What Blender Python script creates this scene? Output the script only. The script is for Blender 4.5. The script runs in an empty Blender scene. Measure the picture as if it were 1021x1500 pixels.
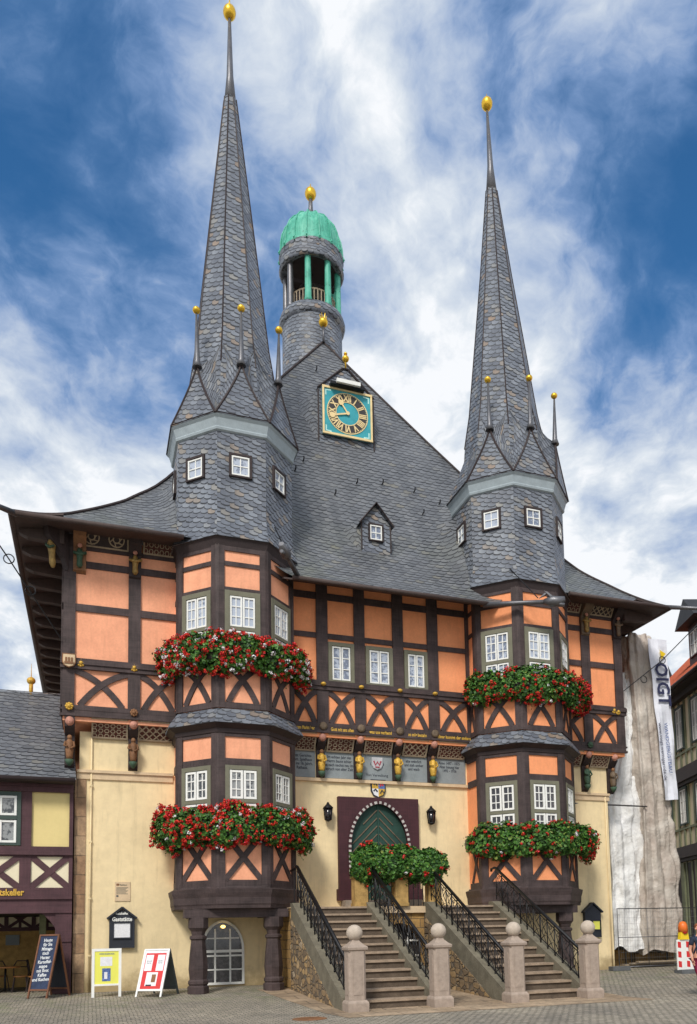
import bpy, math, random
from mathutils import Vector as V, Matrix
random.seed(7)
SC = bpy.context.scene
R = math.radians
# ------------------------------------------------------------------ camera
CAM = dict(D=24.566, h=1.45, yaw=.369, pitch=.092, roll=-.023, f=1210.5, cx=600.5, cy=1254.9)
CAM.update(dict(D=24.56550, h=1.45000, yaw=0.36905, pitch=0.09191, roll=-0.02319, f=1210.51982, cx=600.51072, cy=1254.88155))
def make_camera():
    q = CAM
    f = V((math.sin(q['yaw'])*math.cos(q['pitch']), math.cos(q['yaw'])*math.cos(q['pitch']), math.sin(q['pitch'])))
    r = V((math.cos(q['yaw']), -math.sin(q['yaw']), 0)); u = r.cross(f)
    c, s = math.cos(q['roll']), math.sin(q['roll'])
    r2 = c*r + s*u; u2 = -s*r + c*u
    cd = bpy.data.cameras.new('camera'); co = bpy.data.objects.new('camera', cd)
    SC.collection.objects.link(co)
    m = Matrix(((r2.x, u2.x, -f.x, 0), (r2.y, u2.y, -f.y, -q['D']), (r2.z, u2.z, -f.z, q['h']), (0, 0, 0, 1)))
    co.matrix_world = m
    cd.sensor_fit = 'VERTICAL'; cd.sensor_height = 36; cd.lens = q['f']/1500*36
    cd.shift_x = (510.5 - q['cx'])/1500; cd.shift_y = (q['cy'] - 750)/1500
    cd.clip_end = 3000
    SC.camera = co
make_camera()
SC.view_settings.view_transform = 'Standard'; SC.view_settings.look = 'None'
SC.view_settings.gamma = 1; SC.view_settings.exposure = 0.2
# ------------------------------------------------------------------ node helpers
class NT:
    def __init__(s, tree): s.t = tree; s.n = tree.nodes; s.l = tree.links
    def new(s, ty, **k):
        n = s.n.new(ty)
        for a, b in k.items(): setattr(n, a, b)
        return n
    def set(s, sock, v):
        if isinstance(v, bpy.types.NodeSocket): s.l.new(v, sock)
        else: sock.default_value = v
    def m(s, op, a, b=0.0, c=None, clamp=False):
        n = s.new('ShaderNodeMath', operation=op, use_clamp=clamp)
        s.set(n.inputs[0], a); s.set(n.inputs[1], b)
        if c is not None: s.set(n.inputs[2], c)
        return n.outputs[0]
    def vm(s, op, a, b=(0, 0, 0)):
        n = s.new('ShaderNodeVectorMath', operation=op); s.set(n.inputs[0], a); s.set(n.inputs[1], b)
        return n.outputs['Value'] if op in ('DOT_PRODUCT', 'LENGTH') else n.outputs['Vector']
    def noise(s, vec, scale, detail=4, rough=.55, dist=0):
        n = s.new('ShaderNodeTexNoise'); s.l.new(vec, n.inputs['Vector'])
        n.inputs['Scale'].default_value = scale; n.inputs['Detail'].default_value = detail
        n.inputs['Roughness'].default_value = rough; n.inputs['Distortion'].default_value = dist
        return n.outputs['Fac']
    def ramp(s, fac, stops, interp='LINEAR'):
        n = s.new('ShaderNodeValToRGB'); s.set(n.inputs[0], fac); e = n.color_ramp; e.interpolation = interp
        while len(e.elements) < len(stops): e.elements.new(.5)
        for el, (p, c) in zip(e.elements, stops): el.position = p; el.color = (*c, 1)
        return n.outputs[0]
    def mix(s, f, a, b, bt='MIX'):
        n = s.new('ShaderNodeMix', data_type='RGBA', blend_type=bt); s.set(n.inputs[0], f)
        for k, v in ((6, a), (7, b)):
            if isinstance(v, tuple): n.inputs[k].default_value = (*v[:3], 1)
            else: s.l.new(v, n.inputs[k])
        return n.outputs[2]
    def xyz(s, x, y, z=0.0):
        n = s.new('ShaderNodeCombineXYZ')
        for i, v in enumerate((x, y, z)): s.set(n.inputs[i], v)
        return n.outputs[0]
    def sep(s, v):
        n = s.new('ShaderNodeSeparateXYZ'); s.l.new(v, n.inputs[0]); return n.outputs
    def bump(s, h, strength=.5, dist=.02):
        n = s.new('ShaderNodeBump'); s.set(n.inputs['Height'], h)
        n.inputs['Strength'].default_value = strength; n.inputs['Distance'].default_value = dist
        return n.outputs[0]
# ------------------------------------------------------------------ sky and sun
SUN_EL, SUN_AZ = 42, 214      # azimuth measured clockwise from +Y (the way away from the viewer)
def make_world():
    w = bpy.data.worlds.new('World'); SC.world = w; w.use_nodes = True
    t = NT(w.node_tree); w.node_tree.nodes.clear()
    sky = t.new('ShaderNodeTexSky', sky_type='NISHITA'); sky.sun_disc = False
    sky.sun_elevation = R(SUN_EL); sky.sun_rotation = R(SUN_AZ); sky.air_density = 1.2; sky.dust_density = .5; sky.ozone_density = 2.5
    tc = t.new('ShaderNodeTexCoord'); d = tc.outputs['Generated']
    sx, sy, sz = t.sep(d)
    zz = t.m('MAXIMUM', sz, .06)
    zz = t.m('ADD', zz, .25)
    pl = t.xyz(t.m('DIVIDE', sx, zz), t.m('DIVIDE', sy, zz), t.m('MULTIPLY', sz, .6))
    n1 = t.noise(pl, 2.4, 7, .55, .25)
    n2 = t.noise(pl, 4.2, 6, .6, .3)
    n3 = t.noise(d, 2.3, 5, .55)
    wv = t.vm('ADD', pl, t.xyz(t.m('MULTIPLY', n3, .35), t.m('MULTIPLY', n2, .05), 0.0))
    mp = t.new('ShaderNodeMapping'); t.l.new(wv, mp.inputs[0]); mp.inputs['Scale'].default_value = (1.25, 1.0, 1.0); mp.inputs['Rotation'].default_value = (0, 0, R(-38))
    n4 = t.noise(mp.outputs[0], 4.6, 9, .56, .25)
    n5 = t.noise(mp.outputs[0], 13, 7, .6, .2)
    acc = t.m('MULTIPLY_ADD', n1, 1.5, -1.47)
    acc = t.m('MULTIPLY_ADD', n4, 2.0, acc)
    acc = t.m('MULTIPLY_ADD', n5, .9, acc)
    for (x, y, z, cosr, wt) in [(-0.068, 0.697, 0.714, 0.9265, -1.0), (-0.021, 0.755, 0.656, 0.9568, -0.6), (-0.056, 0.795, 0.604, 0.9792, -0.4), (0.0, 0.667, 0.745, 0.9874, -0.2), (0.459, 0.513, 0.726, 0.9568, -1.0), (0.417, 0.588, 0.693, 0.9792, -0.3), (0.516, 0.581, 0.629, 0.9744, -0.65), (0.547, 0.625, 0.557, 0.9907, -0.45), (0.245, 0.645, 0.724, 0.9836, -0.25), (0.284, 0.623, 0.729, 0.9874, -0.2), (0.098, 0.647, 0.756, 0.9836, 0.3), (0.173, 0.659, 0.732, 0.9907, 0.4), (0.18, 0.616, 0.767, 0.9836, 0.1), (0.331, 0.553, 0.765, 0.9836, 0.15), (0.156, 0.729, 0.667, 0.9874, 0.1), (0.29, 0.676, 0.677, 0.9792, 0.05), (0.435, 0.617, 0.656, 0.9936, 0.45), (0.488, 0.655, 0.577, 0.9874, 0.4), (0.504, 0.609, 0.613, 0.9959, 0.2), (-0.027, 0.835, 0.549, 0.9744, 0.5), (0.034, 0.791, 0.611, 0.9874, 0.2), (-0.04, 0.886, 0.461, 0.9836, 0.5), (0.27, 0.741, 0.614, 0.9836, 0.15), (0.507, 0.729, 0.46, 0.9792, 0.45), (0.327, 0.735, 0.594, 0.9836, 0.25)]:
        dt = t.vm('DOT_PRODUCT', d, (x, y, z))
        mr = t.new('ShaderNodeMapRange', interpolation_type='SMOOTHSTEP'); t.l.new(dt, mr.inputs[0])
        mr.inputs[1].default_value = cosr; mr.inputs[2].default_value = 1.0; mr.inputs[4].default_value = wt*.5
        acc = t.m('ADD', acc, mr.outputs[0])
    lo = t.new('ShaderNodeMapRange', interpolation_type='SMOOTHSTEP'); t.l.new(sz, lo.inputs[0])
    lo.inputs[1].default_value = .34; lo.inputs[2].default_value = .02; lo.inputs[3].default_value = 0; lo.inputs[4].default_value = .75
    acc = t.m('ADD', acc, lo.outputs[0])
    cov = t.new('ShaderNodeMapRange', interpolation_type='SMOOTHSTEP'); t.l.new(acc, cov.inputs[0])
    cov.inputs[1].default_value = -.38; cov.inputs[2].default_value = .50
    cloud = t.ramp(acc, [(.0, (.11, .22, .43)), (.25, (.20, .31, .53)), (.45, (.34, .43, .60)), (.65, (.50, .57, .68)), (.85, (.66, .71, .77)), (1.0, (.82, .84, .87))])
    blue = t.vm('MULTIPLY', sky.outputs[0], (.034, .078, .108))
    f = cov.outputs[0]
    bg = t.new('ShaderNodeBackground'); bg.inputs[1].default_value = 1.0
    bgn = t.new('ShaderNodeBackground'); bgn.inputs[1].default_value = 1.0
    t.l.new(t.mix(f, blue, cloud), bg.inputs[0])
    o = t.new('ShaderNodeOutputWorld'); t.l.new(bg.outputs[0], o.inputs[0])
make_world()
def make_sun():
    ld = bpy.data.lights.new('sun', 'SUN'); lo = bpy.data.objects.new('sun', ld); SC.collection.objects.link(lo)
    ld.energy = 2.5; ld.angle = R(14); ld.color = (1, .95, .87)
    a, e = R(SUN_AZ), R(SUN_EL)
    d = V((math.sin(a)*math.cos(e), math.cos(a)*math.cos(e), math.sin(e)))
    lo.rotation_euler = (-d).to_track_quat('-Z', 'Y').to_euler(); lo.location = (0, -30, 60)
make_sun()
# ------------------------------------------------------------------ materials
MAT = {}
def new_mat(name):
    m = bpy.data.materials.new(name); m.use_nodes = True; t = NT(m.node_tree)
    b = m.node_tree.nodes['Principled BSDF']; MAT[name] = m
    return m, t, b
def coords(t, kind='obj'):
    n = t.new('ShaderNodeTexCoord'); return n.outputs['UV' if kind == 'uv' else 'Object']
def plain(name, col, rough=.7, metal=0, var=.18, scale=3., bump=.15, bscale=25, streak=0, spec=.4, splash=0):
    m, t, b = new_mat(name); c = coords(t)
    n = t.noise(c, scale, 5, .6); n2 = t.noise(c, scale*9, 3, .6)
    f = t.m('ADD', t.m('MULTIPLY', n, .65), t.m('MULTIPLY', n2, .35))
    lo = tuple(x*(1-var*1.6) for x in col); hi = tuple(min(1, x*(1+var*1.2)) for x in col)
    colr = t.ramp(f, [(.3, lo), (.7, hi)])
    if streak:
        mp = t.new('ShaderNodeMapping'); t.l.new(c, mp.inputs[0]); mp.inputs['Scale'].default_value = (2.2, 2.2, .25)
        s = t.noise(mp.outputs[0], 2.2, 5, .7)
        sr = t.new('ShaderNodeMapRange'); t.l.new(s, sr.inputs[0]); sr.inputs[1].default_value = .52; sr.inputs[2].default_value = .82
        sr.inputs[4].default_value = streak
        colr = t.mix(sr.outputs[0], colr, tuple(x*.55 for x in col))
    if splash:
        _, _, z_ = t.sep(c); h_ = t.m('SUBTRACT', t.m('MULTIPLY_ADD', t.noise(c, 1.7, 6, .7), 1.5, -.15), z_)
        sr = t.new('ShaderNodeMapRange', interpolation_type='SMOOTHSTEP'); t.l.new(h_, sr.inputs[0]); sr.inputs[1].default_value = -.1; sr.inputs[2].default_value = .6; sr.inputs[4].default_value = splash
        colr = t.mix(sr.outputs[0], colr, tuple(x*y for x, y in zip(col, (.50, .47, .42))))
    t.l.new(colr, b.inputs['Base Color']); b.inputs['Roughness'].default_value = rough; b.inputs['Metallic'].default_value = metal
    b.inputs['Specular IOR Level'].default_value = spec
    if bump: t.l.new(t.bump(t.noise(c, bscale, 4, .6), bump, .02), b.inputs['Normal'])
    return m
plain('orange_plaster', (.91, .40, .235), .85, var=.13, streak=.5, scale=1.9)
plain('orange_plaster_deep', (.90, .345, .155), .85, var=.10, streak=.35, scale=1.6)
plain('cream_plaster', (.83, .67, .40), .9, var=.09, streak=.55, scale=.7, bump=.5, bscale=5, splash=1.0)
plain('yellow_panel', (.74, .60, .27), .9, var=.04, streak=.1, scale=1)
plain('pale_panel', (.78, .70, .50), .9, var=.05, scale=1)
plain('sand_trim', (.66, .50, .32), .9, var=.12, scale=3)
plain('dark_iron', (.02, .02, .022), .45, .6, var=.3)
plain('grey_metal', (.16, .16, .17), .45, .7, var=.2)
plain('zinc', (.33, .34, .36), .5, .6, var=.2)
plain('olive_frame', (.17, .165, .115), .7, var=.12)
plain('rope_white', (.50, .47, .44), .7, var=.25)
plain('green_frame', (.05, .075, .065), .7, var=.12)
plain('white_paint', (.82, .82, .78), .5, var=.05, bump=.05)
plain('mark_red', (.38, .06, .08), .7, var=.1, bump=0)
plain('blue_grey_paint', (.35, .41, .44), .7, var=.12, scale=4)
plain('gold', (.85, .52, .05), .32, .75, var=.15, bump=.05)
plain('gold_paint', (.66, .40, .06), .5, .15, var=.35, scale=14, bump=.5, bscale=30)
plain('old_gilt', (.36, .23, .07), .6, .1, var=.5, scale=10, bump=.5, bscale=30)
plain('skin', (.62, .30, .20), .6, var=.08)
plain('carved_skin', (.55, .26, .19), .7, var=.3, scale=12, bump=.5)
plain('carved_green', (.05, .10, .06), .7, var=.3)
plain('carved_brown', (.23, .11, .05), .7, var=.35)
plain('plaque_pale', (.50, .50, .52), .8)
plain('plaque_grey', (.25, .28, .29), .8, var=.12, scale=2.5)
plain('ink', (.03, .035, .05), .8, var=.1, bump=0)
plain('chalk', (.75, .78, .82), .9, var=.25, scale=20, bump=0)
plain('granite', (.37, .295, .24), .85, var=.16, scale=9, bump=.25, bscale=60)
plain('ball_stone', (.50, .42, .34), .85, var=.18, scale=7, bump=.3, bscale=50)
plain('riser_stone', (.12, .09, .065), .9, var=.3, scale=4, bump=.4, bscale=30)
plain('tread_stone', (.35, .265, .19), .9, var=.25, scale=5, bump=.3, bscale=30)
plain('step_stone', (.28, .235, .19), .9, var=.3, scale=4, bump=.4, bscale=30)
plain('string_stone', (.18, .16, .115), .9, var=.3, scale=3, bump=.4, bscale=20, streak=.5)
plain('ochre_block', (.46, .29, .10), .9, var=.3, scale=5, bump=.3)
plain('red_paint', (.62, .03, .03), .4, var=.08, bump=0)
plain('poster_yellow', (.80, .78, .13), .5, var=.03, bump=0)
plain('poster_blue', (.10, .17, .40), .5, var=.7, scale=30, bump=0)
plain('poster_white', (.78, .78, .80), .5, var=.12, scale=20, bump=0)
plain('board_grey', (.07, .085, .085), .6, var=.1)
plain('board_black', (.02, .024, .035), .6, var=.2)
plain('chalk_board', (.025, .04, .09), .7, var=.3, scale=10)
plain('board_wood', (.17, .07, .035), .6, var=.25)
plain('rope_dark', (.05, .015, .018), .7)
plain('navy_cloth', (.022, .028, .05), .9, var=.2)
plain('blue_cloth', (.05, .08, .15), .9, var=.2)
plain('burgundy_cloth', (.20, .012, .045), .9, var=.2)
plain('hair', (.25, .08, .03), .7, var=.3)
plain('banner_white', (.80, .82, .90), .7, var=.06, scale=3, bump=.3, bscale=4)
plain('banner_blue', (.035, .04, .10), .7, bump=0)
plain('warning_yellow', (.85, .60, .02), .4, var=.08)
plain('warning_orange', (.80, .18, .03), .3, var=.08)
plain('concrete', (.12, .125, .13), .9, var=.2)
plain('red_tile', (.45, .11, .055), .85, var=.3, scale=6)
plain('black_roof', (.035, .035, .04), .6, var=.2)
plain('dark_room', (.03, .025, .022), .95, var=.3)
plain('bell_bronze', (.09, .08, .065), .5, .6, var=.2)
plain('seat_wood', (.30, .13, .04), .5, var=.2)
plain('brown_window', (.10, .03, .025), .6, var=.2)
def wood(name, col, var=.35):
    m, t, b = new_mat(name); c = coords(t)
    n = t.noise(c, 2.0, 4, .6)
    ms = []
    for sc in ((30, 30, 1.6), (1.6, 30, 30)):
        mp = t.new('ShaderNodeMapping'); t.l.new(c, mp.inputs[0]); mp.inputs['Scale'].default_value = sc
        ms.append(t.noise(mp.outputs[0], 1.0, 4, .65))
    g = t.m('MULTIPLY', t.m('ADD', ms[0], ms[1]), .5)
    f = t.m('ADD', t.m('MULTIPLY', n, .45), t.m('MULTIPLY', g, .55))
    t.l.new(t.ramp(f, [(.34, tuple(x*(1-var) for x in col)), (.62, tuple(x*(1+var) for x in col))]), b.inputs['Base Color'])
    b.inputs['Roughness'].default_value = .65; b.inputs['Specular IOR Level'].default_value = .35
    t.l.new(t.bump(g, .5, .02), b.inputs['Normal'])
wood('timber', (.053, .037, .036), .65); wood('timber_purple', (.075, .034, .04)); wood('timber_dark', (.035, .024, .024))
wood('door_frame_wood', (.055, .017, .022)); wood('soffit_wood', (.065, .045, .04)); wood('carved_wood', (.14, .10, .065), .5)
wood('lattice_wood', (.33, .26, .18), .4); wood('lattice_back', (.085, .025, .018), .5); wood('pale_green_timber', (.20, .22, .13)); wood('door_green', (.018, .055, .042), .3)
def slate(name, slant, cw, ch, pal, moss=0.0, edge=.62):
    """slates in shallow scale-shaped courses, laid out in metres by the uv map"""
    m, t, b = new_mat(name); uv = coords(t, 'uv'); ob = coords(t)
    nz = t.noise(ob, 1.3, 3, .5)
    u, v, _ = t.sep(uv)
    us = t.m('ADD', t.m('DIVIDE', u, cw), t.m('MULTIPLY', nz, .35))
    vs = t.m('ADD', t.m('DIVIDE', v, ch), t.m('MULTIPLY', us, slant))
    vs = t.m('ADD', vs, t.m('MULTIPLY', nz, .5))
    r0 = t.m('FLOOR', vs)
    sh = t.m('MULTIPLY', r0, .5)
    ux = t.m('ADD', us, sh); fx = t.m('FRACT', ux)
    dd = t.m('SUBTRACT', fx, .35); dd = t.m('MULTIPLY', dd, dd)
    vs2 = t.m('ADD', vs, t.m('MULTIPLY', dd, -.85))
    fy = t.m('FRACT', vs2)
    idv = t.xyz(t.m('FLOOR', ux), t.m('FLOOR', vs2), 3.3)
    wn = t.new('ShaderNodeTexWhiteNoise', noise_dimensions='3D'); t.l.new(idv, wn.inputs['Vector'])
    col = t.ramp(wn.outputs['Value'], pal)
    patch = t.noise(ob, .55, 4, .6)
    col = t.mix(t.m('MULTIPLY', t.m('SUBTRACT', patch, .35, clamp=True), .9), col, (.20, .215, .24), 'MIX')
    if moss:
        mz = t.noise(ob, .35, 5, .65)
        mr = t.new('ShaderNodeMapRange'); t.l.new(mz, mr.inputs[0]); mr.inputs[1].default_value = .47; mr.inputs[2].default_value = .66; mr.inputs[4].default_value = moss
        _, _, oz = t.sep(ob)
        hz = t.new('ShaderNodeMapRange'); t.l.new(oz, hz.inputs[0]); hz.inputs[1].default_value = 15.4; hz.inputs[2].default_value = 13.0; hz.inputs[4].default_value = 1
        col = t.mix(t.m('MULTIPLY', mr.outputs[0], hz.outputs[0]), col, (.17, .18, .07))
    run = t.noise(t.vm('MULTIPLY', uv, (2.6, .16, 1)), 1.0, 5, .65)
    col = t.mix(.55, col, t.ramp(run, [(.35, (.62, .63, .66)), (.55, (1, 1, 1)), (.7, (1.35, 1.33, 1.28))]), 'MULTIPLY')
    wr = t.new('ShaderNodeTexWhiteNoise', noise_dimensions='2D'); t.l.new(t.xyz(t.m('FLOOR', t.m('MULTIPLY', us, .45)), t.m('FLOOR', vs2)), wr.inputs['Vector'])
    low = t.m('LESS_THAN', fy, t.m('MULTIPLY_ADD', wr.outputs['Value'], .20, .15))  # dark line along each course edge, overlap shade put into the colour
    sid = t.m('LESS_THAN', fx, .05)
    shade_gap = t.m('MAXIMUM', low, t.m('MULTIPLY', sid, .28))
    col = t.mix(t.m('MULTIPLY', shade_gap, edge), col, (.016, .017, .02))
    t.l.new(col, b.inputs['Base Color'])
    b.inputs['Roughness'].default_value = .5; b.inputs['Specular IOR Level'].default_value = .5
    h = t.m('MULTIPLY', t.m('SUBTRACT', 1.0, fy), 1.0)
    h = t.m('ADD', h, t.m('MULTIPLY', wn.outputs['Value'], .35))
    h = t.m('MULTIPLY', h, t.m('SUBTRACT', 1.0, shade_gap))
    t.l.new(t.bump(h, 1.0, .055), b.inputs['Normal'])
PS = [(0, (.115, .127, .155)), (.3, (.145, .16, .19)), (.6, (.175, .195, .23)), (.80, (.215, .235, .27)), (.93, (.24, .235, .22)), (1, (.28, .20, .14))]
PR = [(0, (.12, .125, .135)), (.35, (.14, .147, .158)), (.7, (.16, .167, .18)), (.95, (.185, .19, .195)), (1, (.20, .19, .16))]
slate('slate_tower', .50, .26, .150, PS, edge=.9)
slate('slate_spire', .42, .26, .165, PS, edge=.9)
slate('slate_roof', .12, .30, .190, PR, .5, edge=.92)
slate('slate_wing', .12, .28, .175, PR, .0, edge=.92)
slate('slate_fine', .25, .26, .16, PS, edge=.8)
def stone_wall(name, c1, c2, mortar, w, h, scale=1., dist=.06, dark=.0):
    m, t, b = new_mat(name); uv = coords(t, 'uv'); ob = coords(t)
    nz = t.new('ShaderNodeTexNoise'); t.l.new(uv, nz.inputs['Vector']); nz.inputs['Scale'].default_value = 2.2
    vv = t.vm('ADD', uv, t.vm('MULTIPLY', nz.outputs['Color'], (dist, dist, 0)))
    br = t.new('ShaderNodeTexBrick'); t.l.new(vv, br.inputs['Vector'])
    br.inputs['Scale'].default_value = scale; br.inputs['Brick Width'].default_value = w; br.inputs['Row Height'].default_value = h
    br.inputs['Mortar Size'].default_value = .012; br.inputs['Mortar Smooth'].default_value = .3; br.offset = .43
    br.inputs['Color1'].default_value = (*c1, 1); br.inputs['Color2'].default_value = (*c2, 1); br.inputs['Mortar'].default_value = (*mortar, 1)
    n = t.noise(ob, 7, 5, .7); n2 = t.noise(ob, .9, 4, .6)
    col = t.mix(.75, br.outputs[0], t.ramp(n, [(.25, (.35, .35, .35)), (.75, (1.25, 1.2, 1.1))]), 'MULTIPLY')
    col = t.mix(.6, col, t.ramp(n2, [(.35, (.55, .52, .5)), (.65, (1.2, 1.15, 1.1))]), 'MULTIPLY')
    t.l.new(col, b.inputs['Base Color']); b.inputs['Roughness'].default_value = .9
    h_ = t.m('ADD', t.m('MULTIPLY', t.m('SUBTRACT', 1.0, br.outputs[1]), 1.0), t.m('MULTIPLY', n, .6))
    t.l.new(t.bump(h_, .8, .03), b.inputs['Normal'])
def rubble():
    m, t, b = new_mat('rubble'); uv = coords(t, 'uv'); ob = coords(t)
    nz = t.new('ShaderNodeTexNoise'); t.l.new(uv, nz.inputs['Vector']); nz.inputs['Scale'].default_value = 4
    vv = t.vm('ADD', t.vm('MULTIPLY', uv, (3.3, 6.2, 1)), t.vm('MULTIPLY', nz.outputs['Color'], (.5, .5, 0)))
    a = t.new('ShaderNodeTexVoronoi'); t.l.new(vv, a.inputs['Vector']); a.inputs['Scale'].default_value = 1; a.inputs['Randomness'].default_value = .75
    e = t.new('ShaderNodeTexVoronoi', feature='DISTANCE_TO_EDGE'); t.l.new(vv, e.inputs['Vector']); e.inputs['Scale'].default_value = 1; e.inputs['Randomness'].default_value = .75
    r, g, _ = t.sep(a.outputs['Color'])
    col = t.ramp(r, [(0, (.14, .10, .065)), (.35, (.24, .17, .10)), (.7, (.36, .24, .12)), (.9, (.50, .33, .15)), (1, (.48, .38, .26))])
    n = t.noise(ob, 9, 5, .7); col = t.mix(.7, col, t.ramp(n, [(.3, (.55, .55, .55)), (.7, (1.2, 1.2, 1.2))]), 'MULTIPLY')
    mr = t.new('ShaderNodeMapRange'); t.l.new(e.outputs['Distance'], mr.inputs[0]); mr.inputs[2].default_value = .09
    col = t.mix(mr.outputs[0], (.13, .11, .085), col)
    t.l.new(col, b.inputs['Base Color']); b.inputs['Roughness'].default_value = .9
    t.l.new(t.bump(t.m('ADD', mr.outputs[0], t.m('MULTIPLY', n, .6)), .9, .04), b.inputs['Normal'])
rubble()
stone_wall('ochre_wall', (.52, .33, .12), (.40, .25, .10), (.20, .15, .09), .5, .27, dist=.04)
stone_wall('quoin_stone', (.48, .34, .22), (.36, .22, .13), (.25, .18, .12), .9, .55, dist=.03)
stone_wall('slab_paving', (.50, .39, .28), (.38, .29, .20), (.12, .10, .075), .9, .6, dist=.05)
def cobbles():
    m, t, b = new_mat('cobbles'); uv = coords(t)
    nz = t.new('ShaderNodeTexNoise'); t.l.new(uv, nz.inputs['Vector']); nz.inputs['Scale'].default_value = 3
    vv = t.vm('ADD', uv, t.vm('MULTIPLY', nz.outputs['Color'], (.07, .07, 0)))
    br = t.new('ShaderNodeTexBrick'); t.l.new(vv, br.inputs['Vector']); br.inputs['Scale'].default_value = 1
    br.inputs['Brick Width'].default_value = .17; br.inputs['Row Height'].default_value = .13; br.inputs['Mortar Size'].default_value = .012
    br.inputs['Mortar Smooth'].default_value = .4
    br.inputs['Color1'].default_value = (.43, .38, .31, 1); br.inputs['Color2'].default_value = (.30, .27, .22, 1); br.inputs['Mortar'].default_value = (.075, .075, .055, 1)
    n = t.noise(uv, 9, 5, .7); n2 = t.noise(uv, .45, 5, .65); n3 = t.noise(uv, 1.3, 4, .7)
    col = t.mix(.7, br.outputs[0], t.ramp(n, [(.3, (.6, .6, .6)), (.7, (1.2, 1.2, 1.2))]), 'MULTIPLY')
    col = t.mix(.65, col, t.ramp(n2, [(.35, (.6, .6, .62)), (.65, (1.2, 1.17, 1.1))]), 'MULTIPLY')
    mr = t.new('ShaderNodeMapRange'); t.l.new(n3, mr.inputs[0]); mr.inputs[1].default_value = .48; mr.inputs[2].default_value = .66; mr.inputs[4].default_value = 1
    _, y, _ = t.sep(uv); yr = t.new('ShaderNodeMapRange'); t.l.new(y, yr.inputs[0]); yr.inputs[1].default_value = -5.5; yr.inputs[2].default_value = -2.5; yr.inputs[4].default_value = 1
    g = t.m('MULTIPLY', t.m('MULTIPLY', br.outputs[1], 1.0), t.m('MULTIPLY', mr.outputs[0], yr.outputs[0]))
    g2 = t.m('MULTIPLY', t.m('MULTIPLY', mr.outputs[0], yr.outputs[0]), .22)
    col = t.mix(t.m('MAXIMUM', g, g2), col, (.10, .15, .03))
    t.l.new(col, b.inputs['Base Color']); b.inputs['Roughness'].default_value = .75
    h = t.m('ADD', t.m('SUBTRACT', 1.0, br.outputs[1]), t.m('MULTIPLY', n, .5))
    t.l.new(t.bump(h, .8, .025), b.inputs['Normal'])
cobbles()
def copper():
    m, t, b = new_mat('green_copper'); c = coords(t)
    n = t.noise(c, 2.5, 5, .6); n2 = t.noise(c, 9, 4, .7)
    mp = t.new('ShaderNodeMapping'); t.l.new(c, mp.inputs[0]); mp.inputs['Scale'].default_value = (5, 5, .6)
    n = t.m('ADD', t.m('MULTIPLY', n, .4), t.m('MULTIPLY', t.noise(mp.outputs[0], 1.5, 5, .7), .6))
    col = t.ramp(n, [(.3, (.03, .20, .145)), (.48, (.07, .40, .28)), (.68, (.20, .58, .44))])
    col = t.mix(t.m('MULTIPLY', t.m('GREATER_THAN', n2, .62), .6), col, (.03, .08, .06))
    t.l.new(col, b.inputs['Base Color']); b.inputs['Roughness'].default_value = .6
copper()
def glass(name, c1, c2, thr, sc):
    m, t, b = new_mat(name); ob = coords(t); oi = t.new('ShaderNodeObjectInfo'); n = t.m('ADD', t.noise(ob, sc, 3, .7), t.m('MULTIPLY_ADD', oi.outputs['Random'], .34, -.17))
    t.l.new(t.ramp(n, [(thr-.03, c1), (thr+.05, c2)]), b.inputs['Base Color'])
    b.inputs['Roughness'].default_value = .22; b.inputs['Coat Weight'].default_value = .8; b.inputs['Coat Roughness'].default_value = .04
    b.inputs['Specular IOR Level'].default_value = .5
glass('pane_curtain', (.16, .19, .26), (.42, .47, .56), .42, 7.0)
glass('pane_dark', (.015, .015, .02), (.06, .055, .06), .55, 6.0)
glass('pane_mid', (.04, .045, .05), (.26, .27, .27), .56, 5.0)
glass('pane_brown', (.04, .02, .02), (.09, .06, .05), .5, 3.0)
def leafy(name, pal, rough=.5, trans=True):
    m, t, b = new_mat(name); g = t.new('ShaderNodeNewGeometry')
    t.l.new(t.ramp(g.outputs['Random Per Island'], pal), b.inputs['Base Color']); b.inputs['Roughness'].default_value = rough
    b.inputs['Specular IOR Level'].default_value = .35
leafy('leaves', [(0, (.02, .06, .012)), (.5, (.045, .135, .02)), (.9, (.09, .22, .03)), (1, (.20, .24, .05))])
leafy('petals_red', [(0, (.30, .006, .008)), (.5, (.60, .015, .012)), (.85, (.80, .06, .025)), (1, (.62, .03, .09))], .6)
leafy('petals_white', [(0, (.65, .60, .62)), (1, (.85, .83, .84))], .6)
def tarp(name, c1, c2, c3):
    m, t, b = new_mat(name); ob = coords(t)
    n = t.noise(ob, .8, 5, .65, .6); n2 = t.noise(ob, 5, 5, .65)
    col = t.ramp(n, [(.33, c1), (.52, c2), (.66, c3)])
    t.l.new(col, b.inputs['Base Color']); b.inputs['Roughness'].default_value = .6
    t.l.new(t.bump(t.m('ADD', t.m('MULTIPLY', n, 2), n2), .8, .08), b.inputs['Normal'])
tarp('tarp_white', (.60, .59, .57), (.78, .78, .77), (.86, .86, .86))
tarp('tarp_beige', (.40, .33, .28), (.52, .46, .40), (.60, .55, .49))
lm, lt, lb = new_mat('lamp_glow'); lb.inputs['Base Color'].default_value = (1, .7, .2, 1); lb.inputs['Emission Color'].default_value = (1, .66, .18, 1); lb.inputs['Emission Strength'].default_value = 3
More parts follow.
